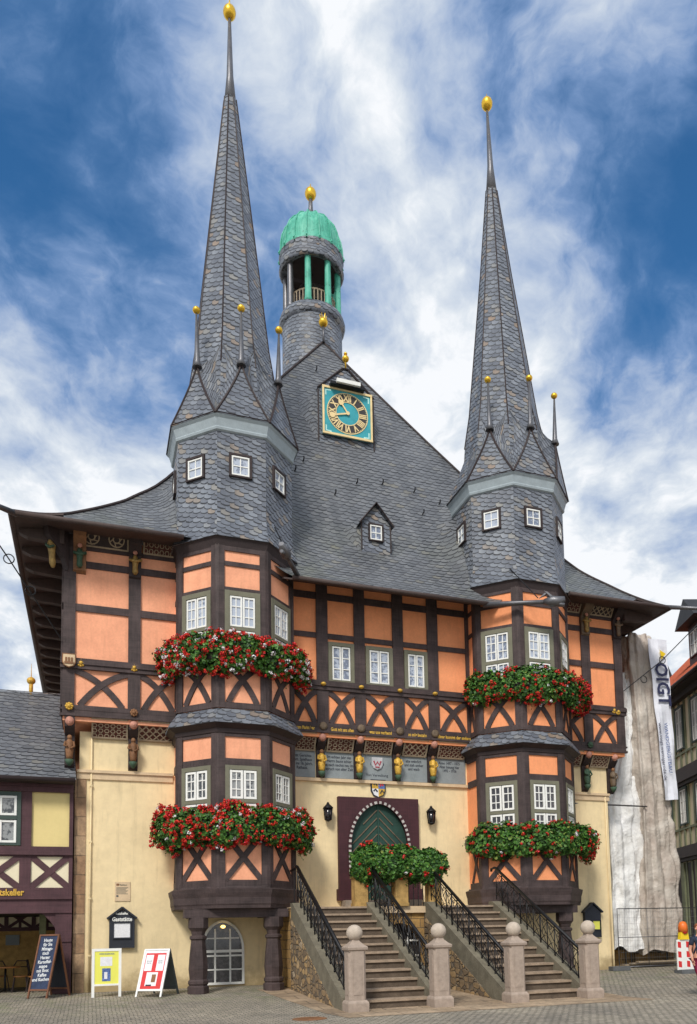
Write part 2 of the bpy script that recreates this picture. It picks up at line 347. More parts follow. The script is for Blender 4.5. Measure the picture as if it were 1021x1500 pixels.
# ------------------------------------------------------------------ mesh helpers
class MB:
    """collects faces (each with a material and a uv in metres) and links them as ONE mesh object"""
    def __init__(s): s.v = []; s.f = []; s.m = []; s.uv = []; s.sm = []
    def face(s, pts, mat=None, uv=None, smooth=False):
        pts = [V(p) for p in pts]; b = len(s.v); s.v += pts; s.f.append(tuple(range(b, b+len(pts)))); s.m.append(mat); s.sm.append(smooth)
        if uv is None:
            n = V((0, 0, 0))
            for i in range(1, len(pts)-1): n += (pts[i]-pts[0]).cross(pts[i+1]-pts[0])
            if n.length < 1e-12: n = V((0, 0, 1))
            n.normalize()
            if abs(n.z) > .96: u, w = V((1, 0, 0)), V((0, 1, 0))
            else:
                u = V((0, 0, 1)).cross(n).normalized(); w = n.cross(u)
            uv = [(p.dot(u), p.dot(w)) for p in pts]
        s.uv.append(uv)
    def prism(s, pts, d, mat=None, caps=True):
        pts = [V(p) for p in pts]; d = V(d); q = [p+d for p in pts]
        n = V((0, 0, 0))
        for i in range(1, len(pts)-1): n += (pts[i]-pts[0]).cross(pts[i+1]-pts[0])
        if n.dot(d) > 0: pts, q = pts[::-1], q[::-1]      # so that the faces point outwards
        if caps: s.face(pts, mat); s.face(q[::-1], mat)
        for i in range(len(pts)):
            j = (i+1) % len(pts); s.face([pts[j], pts[i], q[i], q[j]], mat)
    def box(s, a, b, mat=None):
        x0, y0, z0 = a; x1, y1, z1 = b
        s.prism([(x0, y0, z0), (x1, y0, z0), (x1, y1, z0), (x0, y1, z0)], (0, 0, z1-z0), mat)
    def beam(s, p, q, w, h, up=(0, 0, 1), mat=None):
        p, q, up = V(p), V(q), V(up); d = (q-p).normalized(); x = d.cross(up)
        if x.length < 1e-4: x = d.cross(V((1, 0, 0)))
        x.normalize(); y = x.cross(d)
        s.prism([p-x*w/2-y*h/2, p+x*w/2-y*h/2, p+x*w/2+y*h/2, p-x*w/2+y*h/2], q-p, mat)
    def tube(s, path, r, n=8, mat=None, cap=True):
        path = [V(p) for p in path]; rr = r if isinstance(r, (list, tuple)) else [r]*len(path); rings = []
        for i, p in enumerate(path):
            d = (path[min(i+1, len(path)-1)]-path[max(i-1, 0)]).normalized()
            x = d.cross(V((0, 0, 1)))
            if x.length < 1e-3: x = V((1, 0, 0))
            x.normalize(); y = d.cross(x)
            rings.append([p+(x*math.cos(a)+y*math.sin(a))*rr[i] for a in (2*math.pi*k/n for k in range(n))])
        for a, b in zip(rings, rings[1:]):
            for k in range(n): s.face([a[k], a[(k+1) % n], b[(k+1) % n], b[k]], mat, smooth=n > 5)
        if cap: s.face(rings[0][::-1], mat); s.face(rings[-1], mat)
    def lathe(s, prof, c=(0, 0, 0), n=24, mat=None, smooth=True, rot=0, cap=True, lean=(0, 0), rib=0):
        c = V(c); z0 = prof[0][1]; z1 = prof[-1][1]; rings = []
        for r, z in prof:
            k_ = (z-z0)/(z1-z0) if z1 != z0 else 0
            rings.append([c+V((lean[0]*k_+r*(1+(rib if k % 2 else 0))*math.sin(2*math.pi*k/n+rot), lean[1]*k_-r*(1+(rib if k % 2 else 0))*math.cos(2*math.pi*k/n+rot), z)) for k in range(n)])
        for i, (a, b) in enumerate(zip(rings, rings[1:])):
            ra, rb = prof[i][0], prof[i+1][0]
            for k in range(n):
                j = (k+1) % n
                if n > 9:
                    wa = 2*math.pi*max(ra, rb)/n; uv = [(k*wa, prof[i][1]), ((k+1)*wa, prof[i][1]), ((k+1)*wa, prof[i+1][1]), (k*wa, prof[i+1][1])]
                else:
                    la = (a[j]-a[k]).length/2; lb = (b[j]-b[k]).length/2; of = k*3.7
                    uv = [(of-la, prof[i][1]), (of+la, prof[i][1]), (of+lb, prof[i+1][1]), (of-lb, prof[i+1][1])]
                s.face([a[k], a[j], b[j], b[k]], mat, uv, smooth)
        if cap:
            if prof[0][0] > 1e-3: s.face(rings[0][::-1], mat)
            if prof[-1][0] > 1e-3: s.face(rings[-1], mat)
    def ball(s, c, r, mat=None, n=14, sz=1.0):
        c = V(c); pr = [(max(1e-4, r*math.sin(math.pi*i/9)), -r*sz*math.cos(math.pi*i/9)) for i in range(10)]
        s.lathe([(a, b) for a, b in pr], c, n, mat, cap=False)
    def build(s, name, mat, parent=None, merge=True):
        me = bpy.data.meshes.new(name); me.from_pydata([tuple(p) for p in s.v], [], s.f)
        mats = [mat]
        for k in s.m:
            if k and k not in mats: mats.append(k)
        for k in mats: me.materials.append(MAT[k])
        me.polygons.foreach_set('material_index', [mats.index(k) if k else 0 for k in s.m])
        me.polygons.foreach_set('use_smooth', s.sm)
        ul = me.uv_layers.new(name='uv'); ul.data.foreach_set('uv', [c for f in s.uv for p in f for c in p])
        me.update()
        if any(s.sm) and merge:
            import bmesh
            b = bmesh.new(); b.from_mesh(me); bmesh.ops.remove_doubles(b, verts=b.verts, dist=1e-4); b.to_mesh(me); b.free()
        o = bpy.data.objects.new(name, me); SC.collection.objects.link(o)
        if parent: o.parent = parent; o.matrix_parent_inverse = parent.matrix_basis.inverted()
        return o
def tag(o, label, cat, group=None, kind=None):
    if label: o['label'] = label; o['category'] = cat
    if group: o['group'] = group
    if kind: o['kind'] = kind
    return o
def empty(name, loc, label, cat, group=None, rz=0):
    o = bpy.data.objects.new(name, None); SC.collection.objects.link(o); o.location = loc; o.rotation_euler[2] = rz; o.empty_display_size = .2
    return tag(o, label, cat, group)
def struct(mb, name, mat): return tag(mb.build(name, mat), None, None, kind='structure')
def copy_tree(o, parent=None):
    c = o.copy(); SC.collection.objects.link(c); k = o.matrix_parent_inverse.copy(); c.parent = parent; c.matrix_parent_inverse = k
    for ch in list(o.children): copy_tree(ch, c)
    return c
class F:
    """a flat working frame: u runs along, v runs up, n comes out of the surface"""
    def __init__(s, o, u, n, v=(0, 0, 1)): s.o, s.u, s.n, s.w = V(o), V(u).normalized(), V(n).normalized(), V(v).normalized()
    def p(s, u, v, n=0): return s.o+s.u*u+s.w*v+s.n*n
    def mat(s, u, v, n=0):
        p = s.p(u, v, n); a, b, c = s.u, s.w, s.n
        return Matrix(((a.x, b.x, c.x, p.x), (a.y, b.y, c.y, p.y), (a.z, b.z, c.z, p.z), (0, 0, 0, 1)))
JIT = [0]
def jit(): JIT[0] = (JIT[0]+1) % 6; return JIT[0]*.0022
def rect(mb, f, u0, u1, v0, v1, n0, n1, mat=None):
    if n1-n0 > .015: n1 = n1+jit()
    mb.prism([f.p(u0, v0, n0), f.p(u1, v0, n0), f.p(u1, v1, n0), f.p(u0, v1, n0)], f.n*(n1-n0), mat)
def strip(mb, f, pts, w, n0, n1, mat=None):
    if n1-n0 > .015: n1 = n1+jit()
    L = []; Rr = []
    for i, (u, v) in enumerate(pts):
        a = pts[max(i-1, 0)]; b = pts[min(i+1, len(pts)-1)]; dx, dy = b[0]-a[0], b[1]-a[1]; l = math.hypot(dx, dy) or 1
        L.append((u-dy/l*w/2, v+dx/l*w/2)); Rr.append((u+dy/l*w/2, v-dx/l*w/2))
    for i in range(len(pts)-1):
        mb.prism([f.p(*Rr[i], n0), f.p(*Rr[i+1], n0), f.p(*L[i+1], n0), f.p(*L[i], n0)], f.n*(n1-n0), mat)
def brace_x(mb, f, u0, u1, v0, v1, w=.17, curved=True, n1=.03):
    """a St Andrew's cross between two posts, clipped to its panel"""
    W, H = u1-u0, v1-v0
    for sgn in (0, 1):
        if curved: P0, P1, P2 = (-.02, .99), (.50, .80), (.90, .0)
        else: P0, P1, P2 = (0, 1), (.5, .5), (1, 0)
        pts = []
        for i in range(9):
            k = i/8; a = (1-k)**2; b = 2*k*(1-k); c = k*k
            x = a*P0[0]+b*P1[0]+c*P2[0]; y = a*P0[1]+b*P1[1]+c*P2[1]
            if sgn: x = 1-x
            pts.append((u0+x*W, v0+y*H))
        strip(mb, f, pts, w, .0, n1+.008*sgn)
def text(parent, name, body, size, f, u, v, mat, align='CENTER', n=.02, ext=.004, sx=1.0, rot=0, bold=0.0):
    cu = bpy.data.curves.new(name, 'FONT'); cu.body = body; cu.size = size; cu.align_x = align; cu.extrude = ext; cu.resolution_u = 2; cu.offset = bold; cu.space_line = .95
    tmp = bpy.data.objects.new('tmp', cu); SC.collection.objects.link(tmp)
    bpy.context.view_layer.update()
    me = bpy.data.meshes.new_from_object(tmp.evaluated_get(bpy.context.evaluated_depsgraph_get()))
    bpy.data.objects.remove(tmp)
    me.name = name; me.materials.clear(); me.materials.append(MAT[mat])
    me.transform(Matrix.Rotation(rot, 4, 'Z') @ Matrix.Diagonal((sx, 1, 1, 1))); me.transform(f.mat(u, v, n))
    o = bpy.data.objects.new(name, me); SC.collection.objects.link(o)
    if parent: o.parent = parent; o.matrix_parent_inverse = parent.matrix_basis.inverted()
    return o
def window(parent, f, u0, u1, v0, v1, split=None, rows=3, cols=2, pane='pane_curtain', frame='olive_frame', leaves=2, b=.11, low_rows=2, n=.02, cw=.045):
    """frame > casements and pane; split = height of the transom"""
    fr = MB()
    for a in ((u0, u0+b, v0, v1), (u1-b, u1, v0, v1), (u0+b, u1-b, v1-b, v1), (u0+b, u1-b, v0, v0+b*.6)): rect(fr, f, *a, n-.01, n+.05)
    if split: rect(fr, f, u0+b, u1-b, split-.05, split+.05, n-.01, n+.055)
    w = fr.build('window', frame, parent)
    zones = [(v0+b*.6, split-.05, low_rows), (split+.05, v1-b, rows)] if split else [(v0+b*.6, v1-b, rows)]
    pn = MB()
    for z0, z1, rws in zones:
        wid = (u1-u0-2*b)/leaves
        for k in range(leaves):
            c = MB(); a0 = u0+b+k*wid+.012; a1 = a0+wid-.024; c0, c1 = z0+.015, z1-.015
            for q in ((a0, a0+cw, c0, c1), (a1-cw, a1, c0, c1), (a0+cw, a1-cw, c1-cw, c1), (a0+cw, a1-cw, c0, c0+cw)): rect(c, f, *q, n, n+.035)
            for i in range(1, cols):
                x = a0+(a1-a0)*i/cols; rect(c, f, x-.014, x+.014, c0+cw, c1-cw, n, n+.02)
            for i in range(1, rws):
                y = c0+(c1-c0)*i/rws; rect(c, f, a0+cw, a1-cw, y-.014, y+.014, n, n+.022)
            c.build('casement', 'white_paint', w)
        pn.face([f.p(u0+b*.9, z0, n+.004), f.p(u1-b*.9, z0, n+.004), f.p(u1-b*.9, z1, n+.004), f.p(u0+b*.9, z1, n+.004)])
    pn.build('pane', pane, w)
    return w
# ------------------------------------------------------------------ ground
def gz(y): return 0 if y >= .4 else (-.28*(.4-y)/7.0 if y > -6.6 else -.28)
g = MB(); ys = [300, 60, 12, .4, -6.6, -30, -120]; xs = [-300, -30, -2, 20, 50, 300]
for a, b in zip(ys, ys[1:]):
    for c, d in zip(xs, xs[1:]): g.face([(c, b, gz(b)), (d, b, gz(b)), (d, a, gz(a)), (c, a, gz(a))])
struct(g, 'ground', 'cobbles')
g = MB()
pl = [(4.45, -.9), (4.55, -3.0), (4.85, -6.6), (4.95, -7.6), (9, -7.95), (12.6, -7.9), (12.75, -6.6), (12.7, -.9)]
for a, b in zip([(-.9), -3.0, -6.6], [-3.0, -6.6, -7.9]):
    xa, xb = {-.9: 4.4, -3.0: 4.55, -6.6: 4.85, -7.9: 5.0}[a], {-.9: 4.4, -3.0: 4.55, -6.6: 4.85, -7.9: 5.0}[b]
    g.face([(xb, b, gz(b)+.006), (12.7, b, gz(b)+.006), (12.6, a, gz(a)+.006), (xa, a, gz(a)+.006)])
struct(g, 'pavement', 'slab_paving')
# ------------------------------------------------------------------ town hall
XA, XB, YW = -.83, 17.93, .4
HALL = empty('town_hall', (8.55, 3, 0), 'orange half-timbered town hall with two needle slate spires and a clock', 'town hall')
OC = {'L': (3.93, 1.84, 1.81), 'R': (13.53, 1.92, 1.89)}; YC = .1
def ov(xc, r, k, z=0): a = R(-22.5+45*(k-1)); return V((xc+r*math.sin(a), YC-r*math.cos(a), z))
def oface(xc, r, k):
    """frame of the octagon side between corners k and k+1, v = world height"""
    a, b = ov(xc, r, k), ov(xc, r, k+1); u = (b-a).normalized(); n = u.cross(V((0, 0, 1)))
    return F(a, u, n), (b-a).length
# plaster bodies
m = MB(); m.prism([(-.36, YW, -.1), (17.35, YW, -.1), (17.35, 15, -.1), (-.36, 15, -.1)], (0, 0, 7.5)); m.build('plaster_wall', 'cream_plaster', HALL)
for a, b, c in ((XA+.02, 4.0, 'orange_plaster'), (4.0, XB-.02, 'orange_plaster_deep')):  # right part painted deeper orange; in the centre eave shade goes into this colour
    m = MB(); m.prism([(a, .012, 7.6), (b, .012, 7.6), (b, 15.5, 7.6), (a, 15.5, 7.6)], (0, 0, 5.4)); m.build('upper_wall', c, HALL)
m = MB(); m.prism([(-.47, YW-.03, -.05), (-.17, YW-.03, -.05), (-.17, YW+.6, -.05), (-.47, YW+.6, -.05)], (0, 0, 6.3)); m.build('stone_quoin', 'quoin_stone', HALL)
m = MB(); m.tube([(-.04, YW-.05, 0), (-.04, YW-.05, 7.2)], .025); 
for z in (1, 2.6, 4.2, 5.8): m.box((-.08, YW-.08, z), (0, YW, z+.04))
m.tube([(17.22, YW-.05, 0), (17.22, YW-.05, 6.2)], .02)
m.build('cable_pipe', 'cream_plaster', HALL)
# string course and upper cream band panels of the wings
m = MB()
for a, b in ((-.42, 2.2), (15.3, 17.4)):
    m = MB(); m.box((a, YW-.10, 6.20), (b, YW, 6.28)); m.box((a, YW-.05, 6.02), (b, YW, 6.20)); m.build('string_course', 'sand_trim', HALL)
m = MB(); m.box((5.6, YW-.09, 6.26), (11.8, YW, 6.36)); m.build('string_course', 'sand_trim', HALL)
UW = F((0, 0, 0), (1, 0, 0), (0, -1, 0)); LW = F((0, YW, 0), (1, 0, 0), (0, -1, 0))
# --- timber of the long front
wing_posts_l = [(XA, -.51), (.91, 1.25)]; wing_posts_r = [(16.22, 16.58), (17.6, XB)]
cposts = [(6.5, 6.87), (7.74, 8.1), (9.05, 9.42), (10.27, 10.65)]
t = MB()
for a, b in wing_posts_l+wing_posts_r+cposts+[(5.56, 5.74), (11.66, 11.8)]: rect(t, UW, a, b, 7.78, 13.0, 0, .05)
def rails(mb, f, spans, zs, n=.03):
    for a, b in spans:
        for z0, z1 in zs: rect(mb, f, a, b, z0, z1, 0, n)
lspan = [(-.51, .91), (1.25, 2.26)]; rspan = [(15.2, 16.22), (16.58, 17.6)]
cspan = [(5.74, 6.5), (6.87, 7.74), (8.1, 9.05), (9.42, 10.27), (10.65, 11.66)]
rails(t, UW, lspan+rspan, [(12.6, 12.74), (12.07, 12.27), (10.78, 10.99)])
rails(t, UW, cspan, [(12.9, 13.0), (12.02, 12.24), (10.76, 10.93)])
for a, b in lspan+rspan+cspan: rect(t, UW, a, b, 7.78, 8.04, 0, .045); brace_x(t, UW, a, b, 8.04, 9.06, .17)
t.build('timber_frame', 'timber', HALL)
for a, b in ((XA-.06, 2.3), (5.5, 11.85), (15.15, XB+.06)):
    m = MB(); m.box((a, -.14, 9.2), (b, 0, 9.34)); m.box((a, -.10, 9.08), (b, 0, 9.2)); m.box((a, -.08, 9.34), (b, 0, 9.39)); m.box((a, -.075, 7.72), (b, .03, 7.79)); m.box((a, -.06, 7.9), (b, 0, 7.96))
    m.build('sill_rail', 'timber', HALL)
# side walls of the upper storey (timber posts and rails)
for x, nx in ((XA, -1), (XB, 1)):
    f = F((x, 0, 0), (0, 1, 0), (nx, 0, 0)); t = MB()
    for i in range(9): rect(t, f, i*1.9, i*1.9+.34, 7.78, 13, -.02, .04)
    for z0, z1 in ((7.78, 8.04), (9.08, 9.36), (10.78, 10.99), (12.07, 12.27), (12.6, 13)): rect(t, f, 0, 15.5, z0, z1, -.02, .025)
    t.build('timber_frame', 'timber', HALL)
# windows of the hall between the towers
for a, b in ((6.88, 7.73), (8.12, 9.04), (9.44, 10.26)): window(HALL, UW, a, b, 9.36, 10.66, rows=3, cols=1, pane='pane_curtain', b=.12)
for x in (6.68, 7.92, 9.23, 10.46):
    m = MB(); m.ball((x, -.16, 9.25), .085, 'gold_paint', sz=.7); m.build('gilt_boss', 'gold_paint', HALL)
    m = MB(); m.lathe([(.13, 0), (.13, .05), (.06, .07)], (0, 0, 0), 12); 
    for i in range(len(m.v)): v = m.v[i]; m.v[i] = V((x+v.x, -.05-v.z, 7.93+v.y))
    m.build('rosette', 'carved_wood', HALL)
for x, z, c in ((-.35, 9.24, 'gold_paint'), (1.08, 9.24, 'gold_paint'), (17.45, 9.24, 'gold_paint'), (17.62, 9.2, 'gold_paint'), (-.64, 7.98, 'gold_paint'), (1.08, 7.92, 'carved_brown'), (16.4, 7.92, 'carved_green')):
    m = MB()
    for k in range(8):
        a = k*math.pi/4; m.ball((x+.075*math.cos(a), -.1, z+.075*math.sin(a)), .042, n=6)
    m.ball((x, -.12, z), .06, n=8); m.build('rosette', c, HALL)
# corner shield of the upper storey
def shield(name, f, u, v, w, h, parent, cols, rim='carved_brown', mark=None):
    pts = [(-.5, .5), (.5, .5), (.5, -.12), (.36, -.36), (0, -.5), (-.36, -.36), (-.5, -.12)]
    m = MB(); m.prism([f.p(u+a*w, v+b*h, 0) for a, b in pts], f.n*.05)
    o = m.build(name, rim, parent); i = MB()
    q = [[(-.42, .42), (0, .42), (0, 0), (-.42, 0)], [(0, .42), (.42, .42), (.42, 0), (0, 0)], [(-.42, 0), (0, 0), (0, -.44), (-.3, -.33), (-.42, -.1)], [(0, 0), (.42, 0), (.42, -.1), (.3, -.33), (0, -.44)]]
    for pl, c in zip(q, cols): i.prism([f.p(u+a*w, v+b*h, .045) for a, b in pl], f.n*.012, c)
    i.build('field', cols[0], o)
    return o
s_ = shield('corner_shield', F((0, -.15, 0), (1, 0, 0), (0, -1, 0)), -.66, 9.26, .36, .40, HALL, ['sand_trim']*4)
m = MB()
for k in range(3): m.box((-.76+k*.075, -.225, 9.22), (-.71+k*.075, -.20, 9.34))
m.box((-.78, -.225, 9.16), (-.54, -.20, 9.22)); m.build('castle_mark', 'carved_brown', s_)
# --- jetty: fretwork boards between wall and overhang
def fret(u0, u1, z0, z1, y0, y1, kind, name='fretwork_board', back='lattice_back', slat='lattice_wood'):
    """a carved board leaning out from (y0, z0) at its foot to (y1, z1) at its head"""
    d = V((0, y1-y0, z1-z0)); h = d.length; f = F((0, y0, z0), (1, 0, 0), (0, -d.z, d.y), d)
    m = MB(); rect(m, f, u0, u1, 0, h, -.03, .0, back)
    e = .045
    for a in ((u0, u1, 0, e), (u0, u1, h-e, h), (u0, u0+e, e, h-e), (u1-e, u1, e, h-e)): rect(m, f, *a, 0, .03, slat)
    w = u1-u0
    if kind == 'ring':
        nn = max(1, round(w/(h*.95))); st = w/nn
        for i in range(nn):
            c = (u0+(i+.5)*st, h/2)
            for rr in (h*.36, h*.16): strip(m, f, [(c[0]+rr*math.cos(a*math.pi/8), c[1]+rr*math.sin(a*math.pi/8)) for a in range(17)], .035, 0, .025, slat)
            for a in range(6): strip(m, f, [(c[0]+h*.16*math.cos(a*math.pi/3+i), c[1]+h*.16*math.sin(a*math.pi/3+i)), (c[0]+h*.36*math.cos(a*math.pi/3+.5+i), c[1]+h*.36*math.sin(a*math.pi/3+.5+i))], .03, 0, .022, slat)
    elif kind == 'diamond':
        st = .2; nn = int(w/st)+1
        for i in range(-3, nn):
            for sg in (0, 1):
                a, b = (u0+i*st, u0+i*st+h) ; 
                p0, p1 = (max(a, u0), max(0, u0-a)), (min(b, u1), h-max(0, b-u1))
                if p0[1] >= h or p1[1] <= 0 or p0[0] >= u1: continue
                if sg: p0, p1 = (u0+u1-p0[0], p0[1]), (u0+u1-p1[0], p1[1])
                strip(m, f, [p0, p1], .03, 0, .018, slat)
        for i in range(nn-1): rect(m, f, u0+i*st+.07, u0+i*st+.13, h/2-.03, h/2+.03, 0, .028, slat)
    else:
        st = .15; nn = int(w/st); st = w/nn; rows = max(2, int(h/.15)); sv = h/rows
        for i in range(nn):
            for j in range(rows):
                c = (u0+(i+.5)*st, (j+.5)*sv); strip(m, f, [(c[0]+st*.38*math.cos(a*math.pi/3+j), c[1]+sv*.38*math.sin(a*math.pi/3+j)) for a in range(7)], .022, 0, .02, slat)
    return m.build(name, slat, HALL)
fret(-.05, .93, 7.22, 7.74, YW-.06, .02, 'small'); fret(1.2, 2.25, 7.22, 7.74, YW-.06, .02, 'diamond')
for (a, b), k in zip(cspan, ('small', 'small', 'small', 'diamond', 'small')): fret(a, b, 7.22, 7.74, YW-.06, .02, k)
fret(15.3, 16.2, 7.22, 7.74, YW-.06, .02, 'small'); fret(16.6, 17.35, 7.22, 7.74, YW-.06, .02, 'small')
fret(-.45, .9, 12.72, 13.2, -.03, -.35, 'ring', back='timber_dark'); fret(1.3, 2.2, 12.72, 13.2, -.03, -.35, 'small')
fret(15.3, 16.2, 12.72, 13.2, -.03, -.35, 'small'); fret(16.62, 17.55, 12.72, 13.2, -.03, -.35, 'diamond', back='timber_dark')
# --- carved brackets under the jetty: block, head and a standing figure on a corbel
def bracket(x, y0, zt, cloth, deep=.34, face='carved_skin', fh=.72):
    m = MB(); w = .26
    m.prism([(x-w/2, y0, zt), (x-w/2, y0-deep, zt), (x-w/2, y0-deep, zt-.28), (x-w/2, y0-.10, zt-.5), (x-w/2, y0-.10, zt-fh-.62), (x-w/2, y0, zt-fh-.7)], (w, 0, 0))
    o = m.build('carved_bracket', 'timber_dark', HALL)
    m = MB(); m.ball((x, y0-deep-.02, zt-.14), .12, face, sz=1.1); m.ball((x, y0-deep-.11, zt-.16), .035, face, n=6); m.build('carved_head', face, o)
    z = zt-.5; yy = y0-.22
    m = MB(); c = (x, yy, 0)
    m.lathe([(.07, z-fh+.02), (.10, z-fh+.10), (.125, z-fh+.3), (.10, z-.36), (.115, z-.22), (.06, z-.13)], c, 12, rib=-.16)
    m.tube([(x-.1, yy-.03, z-.2), (x-.14, yy-.09, z-.32), (x-.04, yy-.14, z-.36)], [.035, .03, .025], 6); m.tube([(x+.1, yy-.03, z-.2), (x+.13, yy-.1, z-.34), (x+.02, yy-.14, z-.42)], [.035, .03, .025], 6)
    fg = m.build('carved_figure', cloth, o)
    m = MB(); m.ball((x, yy-.02, z-.07), .065, n=10, sz=1.15); m.build('figure_head', 'carved_brown', fg) if False else m.build('figure_head', 'carved_brown', o)
    m = MB(); m.lathe([(.03, z-fh-.16), (.09, z-fh-.08), (.12, z-fh+.02)], c, 8); m.build('corbel', 'carved_green', o)
for x, c in ((6.68, 'gold_paint'), (7.92, 'gold_paint'), (9.23, 'gold_paint'), (10.46, 'gold_paint')): bracket(x, YW, 7.74, c)
bracket(1.08, YW, 7.74, 'carved_brown'); bracket(-.62, YW-.1, 7.7, 'carved_brown', .36); bracket(16.4, YW, 7.74, 'carved_green'); bracket(17.5, YW+.02, 7.7, 'carved_wood')
def eave_bracket(x, c1, c2):
    m = MB(); w = .34; m.prism([(x-w/2, 0, 13.1), (x-w/2, -.5, 13.1), (x-w/2, -.42, 12.85), (x-w/2, -.12, 12.6), (x-w/2, -.12, 11.95), (x-w/2, 0, 11.88)], (w, 0, 0)); o = m.build('eave_bracket', c2, HALL)
    m = MB(); m.lathe([(.05, 12.0), (.085, 12.05), (.075, 12.22), (.10, 12.42), (.05, 12.56)], (x, -.18, 0), 10, rib=-.22); m.ball((x, -.2, 12.64), .065, 'carved_skin', n=8); m.tube([(x-.16, -.2, 12.42), (x, -.26, 12.36), (x+.17, -.2, 12.44)], .045, 6)
    m.build('carved_figure', c1, o)
for x, a, b in ((-.42, 'carved_green', 'carved_brown'), (1.08, 'old_gilt', 'timber_dark'), (16.4, 'old_gilt', 'carved_wood'), (17.75, 'carved_wood', 'timber_dark')): eave_bracket(x, a, b)
m = MB(); m.prism([(XA, -.02, 13.1), (XA-.55, -.45, 13.0), (XA-.5, -.42, 12.7), (XA-.1, -.12, 12.2), (XA, -.02, 11.9)], (.12, -.14, 0)); o = m.build('eave_bracket', 'timber_dark', HALL)
m = MB(); m.lathe([(.05, 11.85), (.09, 11.95), (.085, 12.2), (.12, 12.45), (.06, 12.62)], (XA-.28, -.3, 0), 10, rib=-.22, lean=(-.06, -.06)); m.ball((XA-.36, -.38, 12.72), .08, 'carved_skin', n=8); m.tube([(XA-.46, -.30, 12.5), (XA-.38, -.46, 12.35), (XA-.24, -.46, 12.42)], [.045, .04, .03], 6, 'carved_green'); m.build('carved_figure', 'old_gilt', o)
# --- grey inscription panels with the lettering they carry
m = MB()
for a, b in ((5.7, 6.52), (6.84, 7.78), (8.06, 9.09), (9.38, 10.32), (10.6, 11.72)): m.box((a, YW-.03, 6.38), (b, YW, 7.24))
pq = m.build('inscription_panel', 'plaque_grey', HALL)
PF = F((0, YW-.03, 0), (1, 0, 0), (0, -1, 0))
for x, s in ((6.1, 'Einst Gerichts-\nstatt. Spielhaus\nbis ins 16. Jahrh.\nRathaus.'), (7.31, 'Im echten Jahr des\nHerrn baute schier\nst nach nechst neu im\nspruch von alter Zeit'), (9.85, 'alte wehrlich\nund steh umher\nund wach'), (11.13, 'Anno 1497 - 1875\nAlter Innung hier\n1492 - 1936')):
    text(pq, 'lettering', s, .135, PF, x, 7.02, 'ink', n=.001, sx=.78, bold=.002)
text(pq, 'lettering', '14        98', .13, PF, 8.57, 6.86, 'ink', n=.001, sx=.9); text(pq, 'lettering', 'Von Verwaltung', .135, PF, 8.57, 6.5, 'ink', n=.001, sx=.85)
sh = shield('panel_shield', PF, 8.57, 6.92, .36, .40, HALL, ['plaque_pale']*4, 'plaque_pale')
m = MB(); strip(m, PF, [(8.45, 7.0), (8.5, 6.86), (8.57, 6.97), (8.64, 6.86), (8.69, 7.0)], .05, .055, .07); rect(m, PF, 8.5, 8.64, 6.78, 6.82, .055, .07); m.build('red_mark', 'mark_red', sh)
for (a, b), s in zip(cspan, ('zum Markt / gar', 'Gott mit uns allen', 'was uns verband', 'so mög bestehn', 'Einer kommt der andere')):
    text(HALL, 'gilt_lettering', s, .155, UW, (a+b)/2, 7.80, 'gold_paint', n=.056, sx=.80*(b-a)/1.05, bold=.005)
# --- portal
m = MB()
def arch_pts(cx, hw, zb, zs, zt, n=14, p=.62):
    """pointed arch: left foot, left spring, apex, right spring, right foot"""
    L = [(cx-hw, zb)]
    for i in range(n+1):
        k = i/n; a = k*math.pi/2; L.append((cx-hw*math.cos(a)**1.15, zs+(zt-zs)*math.sin(a)**.92))
    return L+[(2*cx-x, z) for x, z in L[::-1][1:]]
def wall_with_arch(mb, f, u0, u1, v0, v1, pts, n0, n1, mat=None):
    """flat slab u0..u1 x v0..v1 with the arch cut out of it"""
    h = len(pts)//2; left, right = pts[:h+1], pts[h:]
    for seg, ue in ((left, u0), (right, u1)):
        for a, b in zip(seg, seg[1:]):
            pl = [(ue, a[1]), a, b, (ue, b[1])]
            if abs(a[1]-b[1]) < 1e-5: continue
            mb.face([f.p(*x, n1) for x in (pl if ue == u1 else pl)][::(1 if ue == u0 else 1)], mat)
    ap = pts[h]; mb.face([f.p(u0, ap[1], n1), f.p(ap[0], ap[1], n1), f.p(u1, ap[1], n1), f.p(u1, v1, n1), f.p(u0, v1, n1)], mat)
    for a, b in zip(pts, pts[1:]): mb.face([f.p(*a, n1), f.p(*b, n1), f.p(*b, n0), f.p(*a, n0)], mat)
    for a, b in (((u0, v0), (u0, v1)), ((u0, v1), (u1, v1)), ((u1, v1), (u1, v0))): mb.face([f.p(*a, n1), f.p(*b, n1), f.p(*b, 0), f.p(*a, 0)], mat)
AP = arch_pts(8.57, .98, 2.5, 4.15, 5.60)
wall_with_arch(m, LW, 7.22, 9.93, 2.5, 5.79, AP, .02, .16)
rect(m, LW, 7.16, 7.62, 2.5, 2.86, 0, .20); rect(m, LW, 9.52, 9.98, 2.5, 2.86, 0, .20)
portal = m.build('door_frame', 'door_frame_wood', HALL)
m = MB(); A2 = arch_pts(8.57, 1.0, 3.3, 4.15, 5.63, 30); L = 0; on = []
for a, b in zip(A2, A2[1:]):
    n = max(1, round(math.hypot(b[0]-a[0], b[1]-a[1])/.02)); 
    for i in range(n): on.append((a[0]+(b[0]-a[0])*i/n, a[1]+(b[1]-a[1])*i/n))
